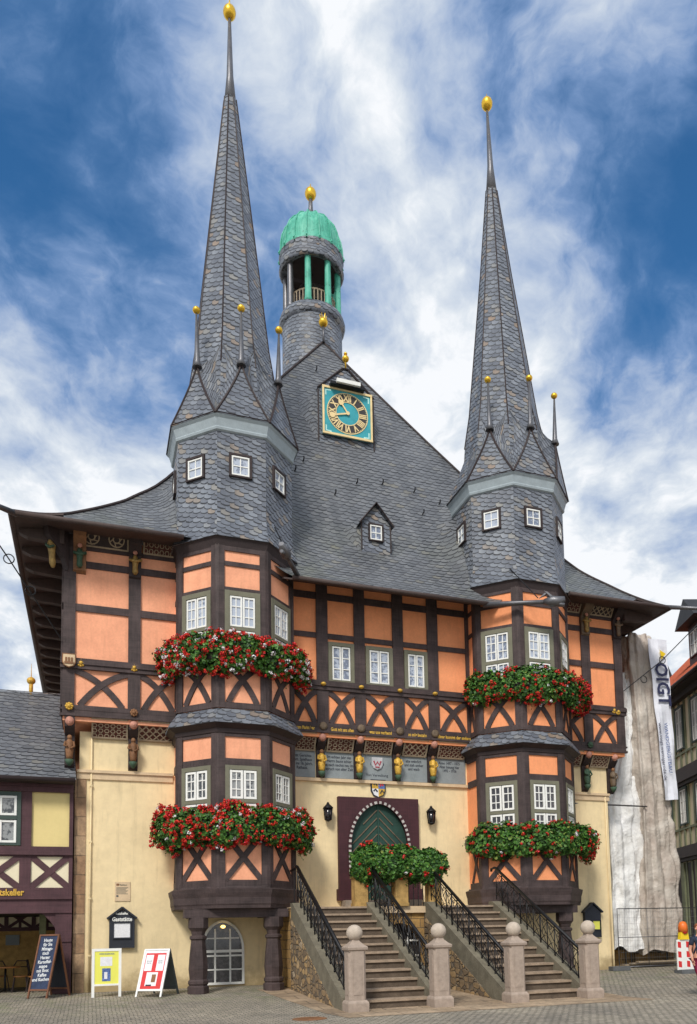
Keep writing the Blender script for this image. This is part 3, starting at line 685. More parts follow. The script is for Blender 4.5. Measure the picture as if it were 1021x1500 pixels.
for i in range(0, len(on)-1, 1):
    if (i//4) % 2 == 0: continue
    j = i+1; a, b = on[i], on[j]; d = V((b[0]-a[0], b[1]-a[1], 0)); l = d.length
    if l < 1e-6: continue
    nx, nz = -d.y/l*.042, d.x/l*.042; sk = .02
    m.prism([LW.p(a[0]-nx, a[1]-nz, .155), LW.p(b[0]-nx, b[1]-nz, .155), LW.p(b[0]+nx, b[1]+nz, .155), LW.p(a[0]+nx, a[1]+nz, .155)], (0, -.05, 0))
m.build('rope_moulding', 'rope_white', portal)
m = MB(); strip(m, LW, A2, .10, .15, .19); m.build('rope_moulding_ground', 'rope_dark', portal)
m = MB()
m.prism([LW.p(x, z, .0) for x, z in AP], (0, -.02, 0))
dr = m.build('door', 'door_green', HALL)
m = MB(); rect(m, LW, 8.545, 8.595, 2.5, 5.55, .02, .05)
for s in (-1, 1):
    for i in range(16):
        zb = 1.6+i*.26; a = (8.57+s*.03, zb+.95); b = (8.57+s*.97, zb)
        if b[1] < 2.5:
            if a[1] < 2.55: continue
            k = (a[1]-2.5)/(a[1]-b[1]); b = (a[0]+(b[0]-a[0])*k, 2.5)
        # stay inside the arch
        while a[1] > 5.5: 
            a = (a[0]+s*.02, a[1]-.02)
            if abs(a[0]-8.57) > .9: break
        lim = lambda x: 4.15+(1.42)*max(0, 1-(abs(x-8.57)/.98)**1.35)
        pts = [(a[0]+(b[0]-a[0])*j/10, a[1]+(b[1]-a[1])*j/10) for j in range(11)]; pts = [p for p in pts if p[1] < lim(p[0])-.03]
        if len(pts) > 1: strip(m, LW, pts, .03, .02, .038, 'carved_wood')
m.build('door_slat', 'door_green', dr)
m = MB(); m.box((7.3, YW-.5, 2.27), (9.85, YW, 2.5)); m.build('door_step', 'step_stone', HALL)
# coat of arms, lanterns, notice boxes: things hung on the wall
cs = shield('coat_of_arms', LW, 8.6, 6.10, .50, .60, None, ['gold_paint', 'poster_blue', 'poster_white', 'gold_paint'], 'board_black')
tag(cs, 'small quartered coat of arms on the cream wall above the green door', 'coat of arms')
m = MB(); strip(m, LW, [(8.44, 6.22), (8.5, 6.28), (8.55, 6.2)], .04, .057, .07, 'ink'); strip(m, LW, [(8.66, 6.18), (8.7, 6.28), (8.76, 6.2)], .05, .057, .07, 'red_paint'); strip(m, LW, [(8.43, 6.02), (8.5, 6.08), (8.56, 6.0)], .05, .057, .07, 'ink'); strip(m, LW, [(8.66, 5.95), (8.72, 6.06), (8.77, 5.98)], .04, .057, .07, 'ink')
m.build('charges', 'ink', cs)
def lantern(x, z0, z1, label):
    e = empty('wall_lantern', (x, YW, z0), label, 'lantern', 'lanterns beside the door'); y = YW-.2; w = .135
    m = MB(); m.lathe([(w*.75, z0+.05), (w, z1-.12)], (x, y, 0), 6); m.build('lantern_glass', 'pane_dark', e)
    m = MB()
    for k in range(6):
        a = k*math.pi/3; m.tube([(x+w*.78*math.sin(a), y-w*.78*math.cos(a), z0+.05), (x+w*1.02*math.sin(a), y-w*1.02*math.cos(a), z1-.12)], .014, 4)
    m.lathe([(.03, z0-.02), (w*.9, z0+.03), (w*.85, z0+.06)], (x, y, 0), 6); m.lathe([(w*1.25, z1-.13), (w*1.15, z1-.08), (.05, z1+.02), (.04, z1+.06), (0.001, z1+.09)], (x, y, 0), 6)
    m.box((x-.03, y, z1-.2), (x+.03, YW, z1-.15)); m.box((x-.05, YW-.03, z0+.1), (x+.05, YW, z1-.05)); m.build('lantern_frame', 'dark_iron', e)
lantern(6.87, 4.99, 5.5, 'black iron wall lantern on cream plaster left of the green door'); lantern(10.36, 4.97, 5.5, 'black iron wall lantern on cream plaster right of the green door')
def notice(x0, x1, z0, z1, label, full):
    e = empty('notice_box', ((x0+x1)/2, YW, z0), label, 'notice box'); y = YW-.14; xm = (x0+x1)/2; zt = z1
    sh_ = z0+(z1-z0)*.76; m = MB()
    m.prism([(x0+.06, YW, z0), (x1-.06, YW, z0), (x1-.06, YW, sh_), (xm, YW, zt-.07), (x0+.06, YW, sh_)], (0, -.14, 0)); m.build('case', 'board_black', e)
    m = MB()
    for a, b in (((x0, sh_-.04), (xm, zt)), ((xm, zt), (x1, sh_-.04))): m.beam((a[0], YW-.1, a[1]), (b[0], YW-.1, b[1]), .22, .05, (0, 0, 1))
    m.build('gable_roof', 'board_black', e)
    f = F((0, y, 0), (1, 0, 0), (0, -1, 0)); w = x1-x0; h = sh_-z0
    m = MB(); a, b = (xm-w*.27, xm+w*.27); c, d = z0+h*.34, z0+h*.80
    if not full: a, b, c, d = xm-.02, xm+w*.34, z0+h*.30, z0+h*.62
    rect(m, f, a, b, c, d, 0, .01); m.build('notice_sheet', 'poster_white' if full else 'poster_yellow', e)
    m = MB()
    for q in ((a-.04, a, c-.04, d+.04), (b, b+.04, c-.04, d+.04), (a, b, d, d+.04), (a, b, c-.04, c)): rect(m, f, *q, 0, .03)
    m.build('glass_rim', 'board_black', e)
    if full:
        text(e, 'lettering', 'Ratskeller', .10, f, xm, z0+h*1.08, 'white_paint', n=.01, sx=.85, bold=.003); text(e, 'lettering', 'Gaststätte', .16, f, xm, z0+h*.87, 'white_paint', n=.012, sx=.8, bold=.005)
notice(.42, 1.22, 1.21, 2.36, 'black gabled menu box with white lettering on the wall above the signboards', True)
notice(16.05, 16.82, 1.15, 2.35, 'black gabled notice box on the wall right of the staircase', False)
m = MB(); m.box((.62, YW-.025, 2.54), (1.04, YW, 3.09)); pq = m.build('info_plaque', 'sand_trim'); tag(pq, 'small pinkish information plaque above the menu box', 'plaque')
f = F((0, YW-.025, 0), (1, 0, 0), (0, -1, 0)); m = MB(); rect(m, f, .66, .74, 2.98, 3.04, 0, .004, 'carved_brown'); rect(m, f, .66, .72, 2.66, 2.71, 0, .004)
for i in range(7): rect(m, f, .66, .98-.03*(i % 3), 2.92-i*.03, 2.932-i*.03, 0, .003)
m.build('print', 'board_grey', pq); text(pq, 'print', 'Rathaus', .06, f, .85, 2.985, 'board_grey', n=.004)
# --- cellar window under the left bay
m = MB(); CP = arch_pts(3.64, .60, .06, 1.05, 1.92, 10)
m.prism([LW.p(x, z, 0) for x, z in CP], (0, -.012, 0)); cw = m.build('cellar_window', 'pane_dark', HALL)
m = MB(); strip(m, LW, CP, .07, .01, .05); rect(m, LW, 3.1, 4.2, .06, .13, .01, .05); rect(m, LW, 3.04, 4.24, 1.0, 1.08, .01, .055); rect(m, LW, 3.04, 4.24, .88, .93, .01, .05)
for x in (3.42, 3.86): rect(m, LW, x-.025, x+.025, .13, 1.7, .01, .04)
for z in (.5, 1.42): rect(m, LW, 3.1 if z < 1 else 3.16, 4.2 if z < 1 else 4.12, z-.02, z+.02, .01, .042)
m.build('window_bars', 'white_paint', cw)
m = MB(); m.ball((3.64, YW-.12, 1.76), .07, n=10, sz=.7); m.build('ceiling_light', 'lamp_glow', cw)
# ------------------------------------------------------------------ bays and towers
def bay(side):
    xc, RT, RB = OC[side]
    ks = range(-1, 4)
    # body
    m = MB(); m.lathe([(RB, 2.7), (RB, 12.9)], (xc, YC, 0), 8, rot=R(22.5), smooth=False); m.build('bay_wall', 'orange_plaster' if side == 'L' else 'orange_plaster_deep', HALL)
    t = MB(); X2 = (8.0, 9.1); zt = {'up': [(12.44, 12.86), (12.0, 12.13), (11.24, 11.37), (9.1, 9.42), (7.85, 8.02)], 'lo': [(7.04, 7.42), (6.2, 6.42), (4.28, 4.5), (2.8, 3.02)]}
    for k in ks:
        f, L = oface(xc, RB, k); full = k in (0, 1, 2)
        pw = .19
        a0 = 0 if full else (.55 if k == -1 else 0); a1 = L if full else (L if k == -1 else L-.55)
        for z0, z1 in ((7.85, 12.86), (2.8, 7.42)):
            if full or k == -1: rect(t, f, L-pw, L-.004, z0, z1, 0, .045)
            if full or k == 3: rect(t, f, .004, pw, z0, z1, 0, .045)
        for z0, z1 in zt['up']+zt['lo']: rect(t, f, a0, a1, z0, z1, 0, .034)
        if full: brace_x(t, f, pw, L-pw, 8.02, 9.1, .165); brace_x(t, f, pw, L-pw, 3.02, 4.28, .16, False)
        else:
            ua, ub = (L-.75, L-pw) if k == -1 else (pw, .75)
            brace_x(t, f, ua, ub, 8.02, 9.1, .12); brace_x(t, f, ua, ub, 3.02, 4.28, .10, False)
            if k == -1: rect(t, f, L-1.02, L-.8, 4.2, 4.5, 0, .14)
    # square up the corners with posts
    for k in range(0, 4):
        for z0, z1 in ((7.85, 12.86), (2.8, 7.42)):
            p = ov(xc, RB+.02, k); a = ov(xc, RB+.02, k)-V((xc, YC, 0)); d = a.normalized()
            t.beam((p.x-d.x*.03, p.y-d.y*.03, z0), (p.x-d.x*.03, p.y-d.y*.03, z1), .10, .11, d)
    t.build('bay_timber', 'timber', HALL)
    for k in (0, 1, 2):
        f, L = oface(xc, RB, k)
        window(HALL, f, .19, L-.19, 9.5, 11.26, split=10.16, rows=3, cols=2, pane='pane_curtain', low_rows=2, b=.14)
        window(HALL, f, .19, L-.19, 4.55, 6.22, split=5.22, rows=3, cols=2, pane='pane_dark' if side == 'R' else 'pane_mid', low_rows=2, b=.12, cw=.06)
    # base moulding
    m = MB(); b = RB
    m.lathe([(b-.2, 2.22), (b+.09, 2.24), (b+.10, 2.32), (b+.12, 2.36), (b+.13, 2.54), (b+.17, 2.66), (b+.19, 2.76), (b+.06, 2.80), (b+.05, 2.84), (b-.3, 2.86)], (xc, YC, 0), 8, rot=R(22.5), smooth=False); m.build('base_moulding', 'timber_dark' if side == 'x' else 'timber', HALL)
    # skirt roof between the storeys
    m = MB(); m.lathe([(b+.30, 7.38), (b+.31, 7.42), (b+.22, 7.56), (b+.10, 7.72), (b+.01, 7.84)], (xc, YC, 0), 8, rot=R(22.5), smooth=False, cap=False); m.build('skirt_roof', 'slate_fine', HALL)
    m = MB(); m.lathe([(b, 7.1), (b+.08, 7.14), (b+.10, 7.25), (b+.27, 7.36), (b+.29, 7.385), (b, 7.39)], (xc, YC, 0), 8, rot=R(22.5), smooth=False, cap=False); m.build('skirt_soffit', 'timber_dark', HALL)
    # columns and beams that carry the bay
    cols = (2.75, 4.83) if side == 'L' else (12.3, 14.38)
    m = MB()
    for cx in cols: m.box((cx-.15, -1.35, 2.0), (cx+.15, YW, 2.23))
    m.box((cols[0]-.4, -1.38, 1.99), (cols[1]+.4, -1.08, 2.22)); m.build('bearing_beam', 'timber', HALL)
    for cx in cols:
        m = MB(); s = 1.19
        m.lathe([(.25*s, gz(-1.2)-.02), (.25*s, .12), (.21*s, .16), (.235*s, .2), (.235*s, .27), (.20*s, .32), (.225*s, .6), (.20*s, 1.0), (.165*s, 1.38), (.20*s, 1.42), (.20*s, 1.48), (.15*s, 1.52), (.17*s, 1.62), (.24*s, 1.72), (.235*s, 2.0)], (cx, -1.2, 0), 8, rot=R(22.5), smooth=False); m.build('column', 'timber', HALL)
    # --- slate tower
    m = MB(); r = RT
    m.lathe([(r-.02, 12.46), (r+.03, 12.6), (r+.08, 12.74), (r+.12, 12.80), (r-.3, 12.83)], (xc, YC, 0), 8, rot=R(22.5), smooth=False); m.build('tower_foot_moulding', 'timber_dark', HALL)
    m = MB(); m.lathe([(r+.16, 12.80), (r+.10, 12.95), (r+.04, 13.2), (r, 13.6), (r, 16.0)], (xc, YC, 0), 8, rot=R(22.5), smooth=False); m.build('tower_wall', 'slate_tower', HALL)
    m = MB(); m.lathe([(r, 16.0), (r+.06, 16.03), (r+.08, 16.09), (r+.07, 16.12), (r+.14, 16.34), (r+.20, 16.40), (r+.20, 16.44)], (xc, YC, 0), 8, rot=R(22.5), smooth=False); m.build('cornice', 'blue_grey_paint', HALL)
    for k in (-1, 0, 1, 2, 3):
        f, L = oface(xc, r, k); c = L/2-.04
        window(HALL, f, c-.33, c+.33, 14.67, 15.38, rows=2, cols=2, leaves=1, pane='pane_curtain', frame='timber_dark', b=.065, n=.012, cw=.04)
    # crown of eight gables and the spire
    lean = -.04 if side == 'L' else -.26
    rs = r/1.84; re = r+.22
    cr = MB(); ed = MB(); zg, ze = 18.22, 16.42
    def P(ang, rad, z): a = R(ang); return V((xc+rad*math.sin(a), YC-rad*math.cos(a), z))
    for k in range(8):
        a = 45*k; gab = k in (7, 0, 1); G = P(a, (1.70 if gab else 1.22)*rs, zg if gab else 18.6); V0, V1 = P(a-22.5, re, ze), P(a+22.5, re, ze); W0, W1 = P(a-22.5, 1.27*rs, 19.15), P(a+22.5, 1.27*rs, 19.15); Q = P(a, 1.10*rs, zg+.55)
        # the gable wall, slightly hollow
        def lerp(p, q_, s_): return p+(q_-p)*s_
        N = 10
        Mid = (V0+V1)/2
        def edge(Va, s_): return Mid+(G-Mid)*s_+(Va-Mid)*(1-s_)**1.28
        def valley(A, B, s_): # concave valley line
            p = lerp(A, B, s_); c = V((xc, YC, p.z)); d = p-c; return c+d*(1-.19*math.sin(math.pi*s_)) 
        for s0 in range(N):
            sa, sb = s0/N, (s0+1)/N
            cr.face([edge(V0, sa), edge(V1, sa), edge(V1, sb), edge(V0, sb)] if s0 < N-1 else [edge(V0, sa), edge(V1, sa), G], None)
        for (Va, Wa, sg) in ((V0, W0, 1), (V1, W1, -1)):
            rows = []
            for i in range(N+1):
                s_ = i/N; e_ = edge(Va, s_); v_ = valley(Va, Wa, s_)
                row = []
                for j in range(5):
                    q_ = j/4; p = lerp(e_, v_, q_); c = V((xc, YC, p.z)); d = p-c; row.append(c+d*(1-.07*math.sin(math.pi*q_)*s_)+V((0, 0, -.10*math.sin(math.pi*q_)*s_)))
                rows.append(row)
            for i in range(N):
                for j in range(4):
                    q4 = [rows[i][j], rows[i][j+1], rows[i+1][j+1], rows[i+1][j]]
                    uvs = [(sg*(j_*.30), i_*.19-.55*math.sin(math.pi*j_/8)) for i_, j_ in ((i, j), (i, j+1), (i+1, j+1), (i+1, j))]
                    if sg == 1: q4 = q4[::-1]; uvs = uvs[::-1]
                    cr.face(q4, None, uvs, True)
            top = [rows[N][j] for j in range(5)]
            for j in range(4): cr.face([top[j], top[j+1], Q] if sg == -1 else [top[j+1], top[j], Q], None)
        for Va in (V0, V1) if gab else (): ed.tube([edge(Va, i_/6) for i_ in range(7)], .035, 5)
    cr.build('gable_crown', 'slate_tower', HALL); ed.build('gable_edge', 'timber_dark', HALL)
    m = MB(); m.lathe([(re, 16.44), (re+.02, 16.46), (re-.1, 16.52)], (xc, YC, 0), 8, rot=R(22.5), smooth=False); m.build('crown_eave', 'timber_dark', HALL)
    if side == 'L': prof = [(1.50, 17.2), (1.36, 18.5), (1.17, 19.7), (.87, 22.44), (.54, 25.4), (.20, 28.45)]
    else: prof = [(1.55, 17.2), (1.42, 18.5), (1.20, 19.7), (.90, 22.2), (.55, 25.1), (.20, 28.35)]
    m = MB(); m.lathe(prof, (xc, YC, 0), 8, rot=R(22.5), smooth=False, lean=(lean*.75, 0)); m.build('spire', 'slate_spire', HALL)
    xe = xc+lean*.75; xt = xc+lean
    m = MB(); m.tube([(xe-.0, YC, 28.3), (xe+(xt-xe)*.2, YC, 29.3), (xt, YC, 31.5)], [.20, .11, .045], 10); m.build('spire_rod', 'grey_metal', HALL)
    m = MB(); m.ball((xt, YC, 31.6 if side == 'L' else 31.8), .21, sz=1.15); m.tube([(xt, YC, 31.7), (xt, YC, 32.2)], [.04, .01], 6); m.build('gold_ball', 'gold', HALL)
    e = MB()
    for k in range(8):
        e.tube([(xc+lean*.75*(z-17.2)/11.25+rr*math.sin(R(22.5+45*k))*1.004, YC-rr*math.cos(R(22.5+45*k))*1.004, z) for rr, z in prof[1:]], .022, 4)
    e.build('spire_ridge', 'timber_dark', HALL)
    for k in (7, 0, 1):
        a = 45*k; g_ = P(a, 1.70*rs, zg-.08); b_ = P(a, 1.74*rs, zg+1.62)
        m = MB(); m.tube([g_, lerp(g_, b_, .12), b_], [.15, .085, .028], 8); sp = m.build('gable_spike', 'grey_metal', HALL)
        m = MB(); m.ball(b_+V((0, 0, .08)), .115, sz=.9); m.build('gold_ball', 'gold', sp)
bay('L'); bay('R')
# ------------------------------------------------------------------ main roof
SIDE = [(-1.12, 12.90), (-.7, 13.20), (-.3, 13.58), (0, 13.92), (.5, 14.5), (1, 15.25), (1.7, 16.45), (3, 19.0), (6.1, 25.55)]
SIDEL = [(-1.12, 12.90), (-.7, 13.12), (-.3, 13.42), (0, 13.72), (.5, 14.28), (1, 14.92), (1.7, 16.0), (3, 18.8), (6.1, 25.55)]
CEN = [(-1.36, 12.02), (-.85, 12.48), (-.3, 13.1), (0, 13.48), (.5, 14.2), (1, 15.05), (1.7, 16.4), (3, 19.0), (6.1, 25.55)]
AX, XL0, XR0 = 8.57, -2.08, 19.25
def prof(P, t):
    t *= len(P)-1; i = min(int(t), len(P)-2); k = t-i
    # catmull style smoothing
    p0, p1, p2, p3 = P[max(i-1, 0)], P[i], P[i+1], P[min(i+2, len(P)-1)]
    return tuple(.5*((2*p1[c])+(-p0[c]+p2[c])*k+(2*p0[c]-5*p1[c]+4*p2[c]-p3[c])*k*k+(-p0[c]+3*p1[c]-3*p2[c]+p3[c])*k**3) for c in (0, 1))
def sstep(a, b, x): x = min(1, max(0, (x-a)/(b-a))); return x*x*(3-2*x)
def wcen(x): return sstep(3.9, 5.7, x)*(1-sstep(11.9, 13.6, x))
def octd(x, y, xc, r):
    """distance outside the octagon in plan"""
    d = -9
    for k in range(8): a = R(45*k); d = max(d, (x-xc)*math.sin(a)-(y-YC)*math.cos(a)-r*math.cos(R(22.5)))
    return d
def roof_pt(x, t, sweep=True):
    a, b = prof(SIDEL if x < 4 else SIDE, t), prof(CEN, t); w = wcen(x); y = a[0]*(1-w)+b[0]*w; z = a[1]*(1-w)+b[1]*w
    if sweep and y > -.9:
        for sd in 'LR':
            xc, rt, _ = OC[sd]; d = octd(x, y, xc, rt)
            if d < 1.3:
                k = math.exp(-(max(0, d)/.30)); z += 1.05*k*sstep(-.9, .6, y); y -= .0
        d = math.hypot(x-8.7, y-.7)
    return V((x, y, z))
def hipx(y):
    s = (6.1-y)/(6.1+1.12); s = max(0, s); return AX-(AX-XL0)*s, AX+(XR0-AX)*s
NT_, NX = 64, 170
m = MB(); rows = []; vv = [0]*(NX+1); prev = None; V_rows = []
for i in range(NT_+1):
    t = i/NT_; y0 = prof(SIDE, t)[0]; a, b = hipx(y0); row = []; vr = []
    for j in range(NX+1):
        x = a+(b-a)*j/NX; row.append(roof_pt(x, t))
        base = roof_pt(x, t, False)
        vr.append(base)
    rows.append(row); V_rows.append(vr)
# uv: u = x, v = length up the slope measured down the middle column of each kind
def slope_v(P):
    L = [0]; p = prof(P, 0)
    for i in range(1, NT_+1): q_ = prof(P, i/NT_); L.append(L[-1]+math.hypot(q_[0]-p[0], q_[1]-p[1])); p = q_
    return L
vs_, vc_ = slope_v(SIDE), slope_v(CEN); off = vs_[-1]-vc_[-1]
def fuv(i, j): 
    p = rows[i][j]; w = wcen(p.x); base = vs_[i]*(1-w)+(vc_[i]+off)*w; lift = p.z-V_rows[i][j].z
    return (p.x, base+lift*.9)
for i in range(NT_):
    for j in range(NX):
        m.face([rows[i][j], rows[i][j+1], rows[i+1][j+1], rows[i+1][j]], None, [fuv(i, j), fuv(i, j+1), fuv(i+1, j+1), fuv(i+1, j)], True)
# side slopes and back
for sd in (0, 1):
    for i in range(NT_):
        p, q_ = rows[i][0 if sd == 0 else NX], rows[i+1][0 if sd == 0 else NX]
        y1 = 17.0-(p.y+1.12)*.3; y2 = 17.0-(q_.y+1.12)*.3
        a, b, c, d = p, q_, V((q_.x, y2, q_.z)), V((p.x, y1, p.z)); uv = [(p.y, vs_[i]), (q_.y, vs_[i+1]), (y2, vs_[i+1]), (y1, vs_[i])]
        if sd: a, b, c, d = d, c, b, a; uv = uv[::-1]
        m.face([a, b, c, d][::-1], None, uv[::-1], True)
roof = m.build('main_roof', 'slate_roof', HALL)
m = MB()
for sd in (0, NX): m.tube([rows[i][sd]+V((0, -.01, .02)) for i in range(0, NT_+1, 2)], .045, 5)
m.build('hip_ridge', 'timber_dark', roof)
# soffits, fascia and gutters
for a, b, y, z, zw in ((XL0+.02, 2.3, -1.1, 12.82, 13.05), (5.2, 12.1, -1.33, 11.96, 12.55), (15.2, XR0-.02, -1.1, 12.82, 13.05)):
    m = MB(); m.prism([(a, y, z), (b, y, z), (b, .1, zw), (a, .1, zw)], (0, 0, .05))
    m.build('soffit', 'soffit_wood', HALL)
for x0, x1, s in ((XL0+.02, XA, 1), (XR0-.02, XB, -1)):
    m = MB(); m.prism([(x0, -1.1, 12.82), (x1, -1.1, 13.02), (x1, 16.5, 13.02), (x0, 16.5, 12.82)], (0, 0, .05))
    for i in range(15):
        y = -.35+i*1.15; m.prism([(x0+.08*s, y, 12.83), (x1, y, 13.0), (x1, y, 12.55), (x0+.3*s, y, 12.62), (x0+.08*s, y, 12.72)], (0, .22, 0))
    m.build('side_soffit', 'soffit_wood', HALL)
m = MB()
m.tube([(XL0, -1.16, 12.86), (2.35, -1.16, 12.86)], .075, 8); m.tube([(XR0, -1.16, 12.86), (15.1, -1.16, 12.86)], .075, 8)
m.tube([(5.45, -1.40, 12.0), (12.0, -1.40, 12.0)], .07, 8)
m.tube([(XL0-.04, -1.16, 12.86), (XL0-.04, 16.6, 12.86)], .085, 8); m.tube([(XR0+.04, -1.16, 12.86), (XR0+.04, 16.6, 12.86)], .085, 8)
m.build('gutter', 'soffit_wood', HALL)
# water spouts with dragon heads and their iron stays
def spout(p, q_, head=True, rr=.085):
    p, q_ = V(p), V(q_); d = (q_-p).normalized(); m = MB(); m.tube([p, p+(q_-p)*.5, q_], [rr, rr*.8, rr*.7], 8)
    o = m.build('water_spout', 'grey_metal', HALL)
    if head:
        u = V((0, 0, 1)); s = d.cross(u); m = MB(); c = q_
        m.tube([c-d*.45, c-d*.2, c-d*.02, c+d*.22+u*.06], [rr*.9, rr*1.9, rr*1.7, rr*.9], 8); m.tube([c-d*.05-u*.08, c+d*.2-u*.14], [rr, rr*.6], 6)
        for k in (-1, 1): m.tube([c-d*.2+s*k*.08+u*.1, c-d*.42+s*k*.16+u*.30], [.05, .01], 5)
        m.tube([c-d*.1+u*.1, c-d*.35+u*.28, c-d*.6+u*.12], [.03, .07, .01], 5)
        m.build('dragon_head', 'grey_metal', o)
    return o
a = spout((5.62, -1.3, 12.12), (4.95, -2.45, 12.28)); b = spout((11.75, -1.3, 11.98), (13.75, -2.6, 11.85), rr=.10)
c = spout((XL0+.1, -1.1, 12.86), (XL0-1.2, -2.2, 12.75), False); d = spout((XR0-.1, -1.1, 12.9), (XR0+1.6, -2.2, 12.6), True)
for o, pts in ((a, [(5.15, -2.1, 12.35), (4.9, -1.5, 13.4)]), (b, [(13.2, -2.3, 12.0), (12.6, -1.6, 13.2)]), (c, [(XL0-1.0, -2.0, 12.7), (XL0-.05, -1.3, 11.5), (XA-.05, -.1, 9.9)]), (d, [(XR0+1.2, -1.9, 12.6), (XR0-.2, -.9, 11.0), (XB, -.05, 10.0)])):
    m = MB(); m.tube(pts, .018, 5)
    if o in (c, d):
        s = 1 if o == c else -1
        for q_ in ((pts[1][0], pts[1][1], pts[1][2]), (pts[1][0]+s*.5, pts[1][1]+.45, pts[1][2]-.62)):
            m.tube([(q_[0]+.13*math.cos(k*math.pi/6), q_[1], q_[2]+.13*math.sin(k*math.pi/6)) for k in range(13)], .016, 5)
    m.build('iron_stay', 'dark_iron', o)
# small dormer
m = MB(); DX0, DX1, DY = 8.2, 9.22, .38; xm = 8.7
m.face([(DX0, DY, 14.0), (DX1, DY, 14.0), (DX1, DY, 15.05), (xm, DY, 15.68), (DX0, DY, 15.05)])
for x, s in ((DX0, -1), (DX1, 1)): m.face([(x, DY, 14.0), (x, DY, 15.05), (x, 1.6, 15.05), (x, 1.6, 14.0)][::s])
dm = m.build('dormer', 'slate_tower', HALL)
m = MB()
for x, s in ((DX0-.09, -1), (DX1+.09, 1)):
    m.face([(x, DY-.12, 14.97), (xm, DY-.12, 15.74), (xm, 2.0, 15.74), (x, 1.6, 14.97)][::s])
m.build('dormer_roof', 'slate_fine', dm)
m = MB(); m.tube([(DX0-.09, DY-.12, 14.96), (xm, DY-.12, 15.73), (DX1+.09, DY-.12, 14.96)], .03, 5)
for x in (DX0, DX1): m.tube([(x, DY-.01, 14.1), (x, DY-.01, 15.05)], .025, 5)
m.build('dormer_edge', 'timber_dark', dm)
window(HALL, F((0, DY, 0), (1, 0, 0), (0, -1, 0)), 8.43, 8.95, 14.42, 15.02, rows=2, cols=2, leaves=1, frame='timber_dark', b=.045, cw=.035)
# clock gable
CY = 3.2; m = MB(); cx = 8.6
m.face([(7.55, CY, 19.3), (9.68, CY, 19.3), (9.68, CY, 21.5), (cx, CY, 22.42), (7.55, CY, 21.5)])
for x, s in ((7.55, -1), (9.68, 1)): m.face([(x, CY, 19.0), (x, CY, 21.5), (x, 4.6, 21.5), (x, 4.6, 19.0)][::s])
ck = m.build('clock_gable', 'slate_tower', HALL)
m = MB()
for x, s in ((7.53, -1), (9.70, 1)): m.face([(x, CY-.03, 21.48), (cx, CY-.03, 22.46), (cx, 5.2, 22.46), (x, 4.6, 21.48)][::s])
m.build('clock_gable_roof', 'slate_fine', ck)
m = MB(); m.tube([(7.53, CY-.03, 21.46), (cx-.12, CY-.03, 22.40), (cx+.12, CY-.03, 22.40), (9.70, CY-.03, 21.46)], .035, 5)
for x in (7.55, 9.68): m.tube([(x, CY-.01, 19.4), (x, CY-.01, 21.4)], .03, 5)
m.build('clock_gable_edge', 'timber_dark', ck)
plain('clock_blue', (.045, .36, .42), .6, var=.15, bump=0); plain('clock_gold', (.85, .66, .34), .5, .1, var=.1, bump=0); plain('clock_black', (.05, .045, .045), .6, var=.2, bump=0); plain('clock_pale', (.50, .80, .75), .6, bump=0)
CF = F((8.635, CY-.04, 20.60), (1, 0, 0), (0, -1, 0)); m = MB(); hs = .96
rect(m, CF, -hs, hs, -.91, .91, -.02, .05); cf = m.build('clock_face', 'clock_blue', HALL)
m = MB()
for a in ((-hs, hs, .85, .93), (-hs, hs, -.93, -.85), (-hs, -hs+.07, -.85, .85), (hs-.07, hs, -.85, .85)): rect(m, CF, *a, .045, .09)
def ring(mb, f, r0, r1, n0, n1, n=40, mat=None):
    for k in range(n):
        a, b = 2*math.pi*k/n, 2*math.pi*(k+1)/n
        mb.face([f.p(r0*math.cos(a), r0*math.sin(a), n1), f.p(r1*math.cos(a), r1*math.sin(a), n1), f.p(r1*math.cos(b), r1*math.sin(b), n1), f.p(r0*math.cos(b), r0*math.sin(b), n1)], mat)
        mb.face([f.p(r1*math.cos(a), r1*math.sin(a), n0), f.p(r1*math.cos(b), r1*math.sin(b), n0), f.p(r1*math.cos(b), r1*math.sin(b), n1), f.p(r1*math.cos(a), r1*math.sin(a), n1)], mat)
m.build('clock_border', 'clock_gold', cf)
m = MB(); ring(m, CF, .45, .74, .05, .07); m.build('chapter_ring', 'clock_black', cf)
m = MB(); ring(m, CF, .76, .79, .05, .074); ring(m, CF, .43, .46, .05, .074)
for i in range(60): a = i*math.pi/30; ca, sa = math.cos(a), math.sin(a); m.prism([CF.p(.72*ca-.008*sa, .72*sa+.008*ca, .07), CF.p(.77*ca-.008*sa, .77*sa+.008*ca, .07), CF.p(.77*ca+.008*sa, .77*sa-.008*ca, .07), CF.p(.72*ca+.008*sa, .72*sa-.008*ca, .07)], CF.n*.006)
m.build('minute_track', 'clock_gold', cf)
for h, s in enumerate(('XII', 'I', 'II', 'III', 'IIII', 'V', 'VI', 'VII', 'VIII', 'IX', 'X', 'XI')):
    a = math.pi/2-h*math.pi/6; rot = a-math.pi/2; rr = .475
    text(cf, 'numeral', s, .34, CF, rr*math.cos(a), rr*math.sin(a), 'clock_gold', n=.076, ext=.002, sx=.72, rot=rot, bold=.013)
m = MB()
for sx in (-1, 1):
    for sy in (-1, 1): m = MB(); strip(m, CF, [(sx*.62, sy*.80), (sx*.82, sy*.78), (sx*.82, sy*.58)], .05, .05, .06); m.build('corner_ornament', 'clock_pale', cf)
m = MB()
for ang, L, w in ((196, .72, .10), (124, .52, .09)):
    a = R(ang); strip(m, CF, [(0, 0), (L*math.cos(a), L*math.sin(a))], w*.6, .09, .10); c = (L*.86*math.cos(a), L*.86*math.sin(a)); ring(m, F(CF.p(*c), CF.u, CF.n), 0.001, w*1.1, .09, .105, 10)
ring(m, CF, .001, .07, .09, .115, 12); m.build('clock_hand', 'clock_gold', cf)
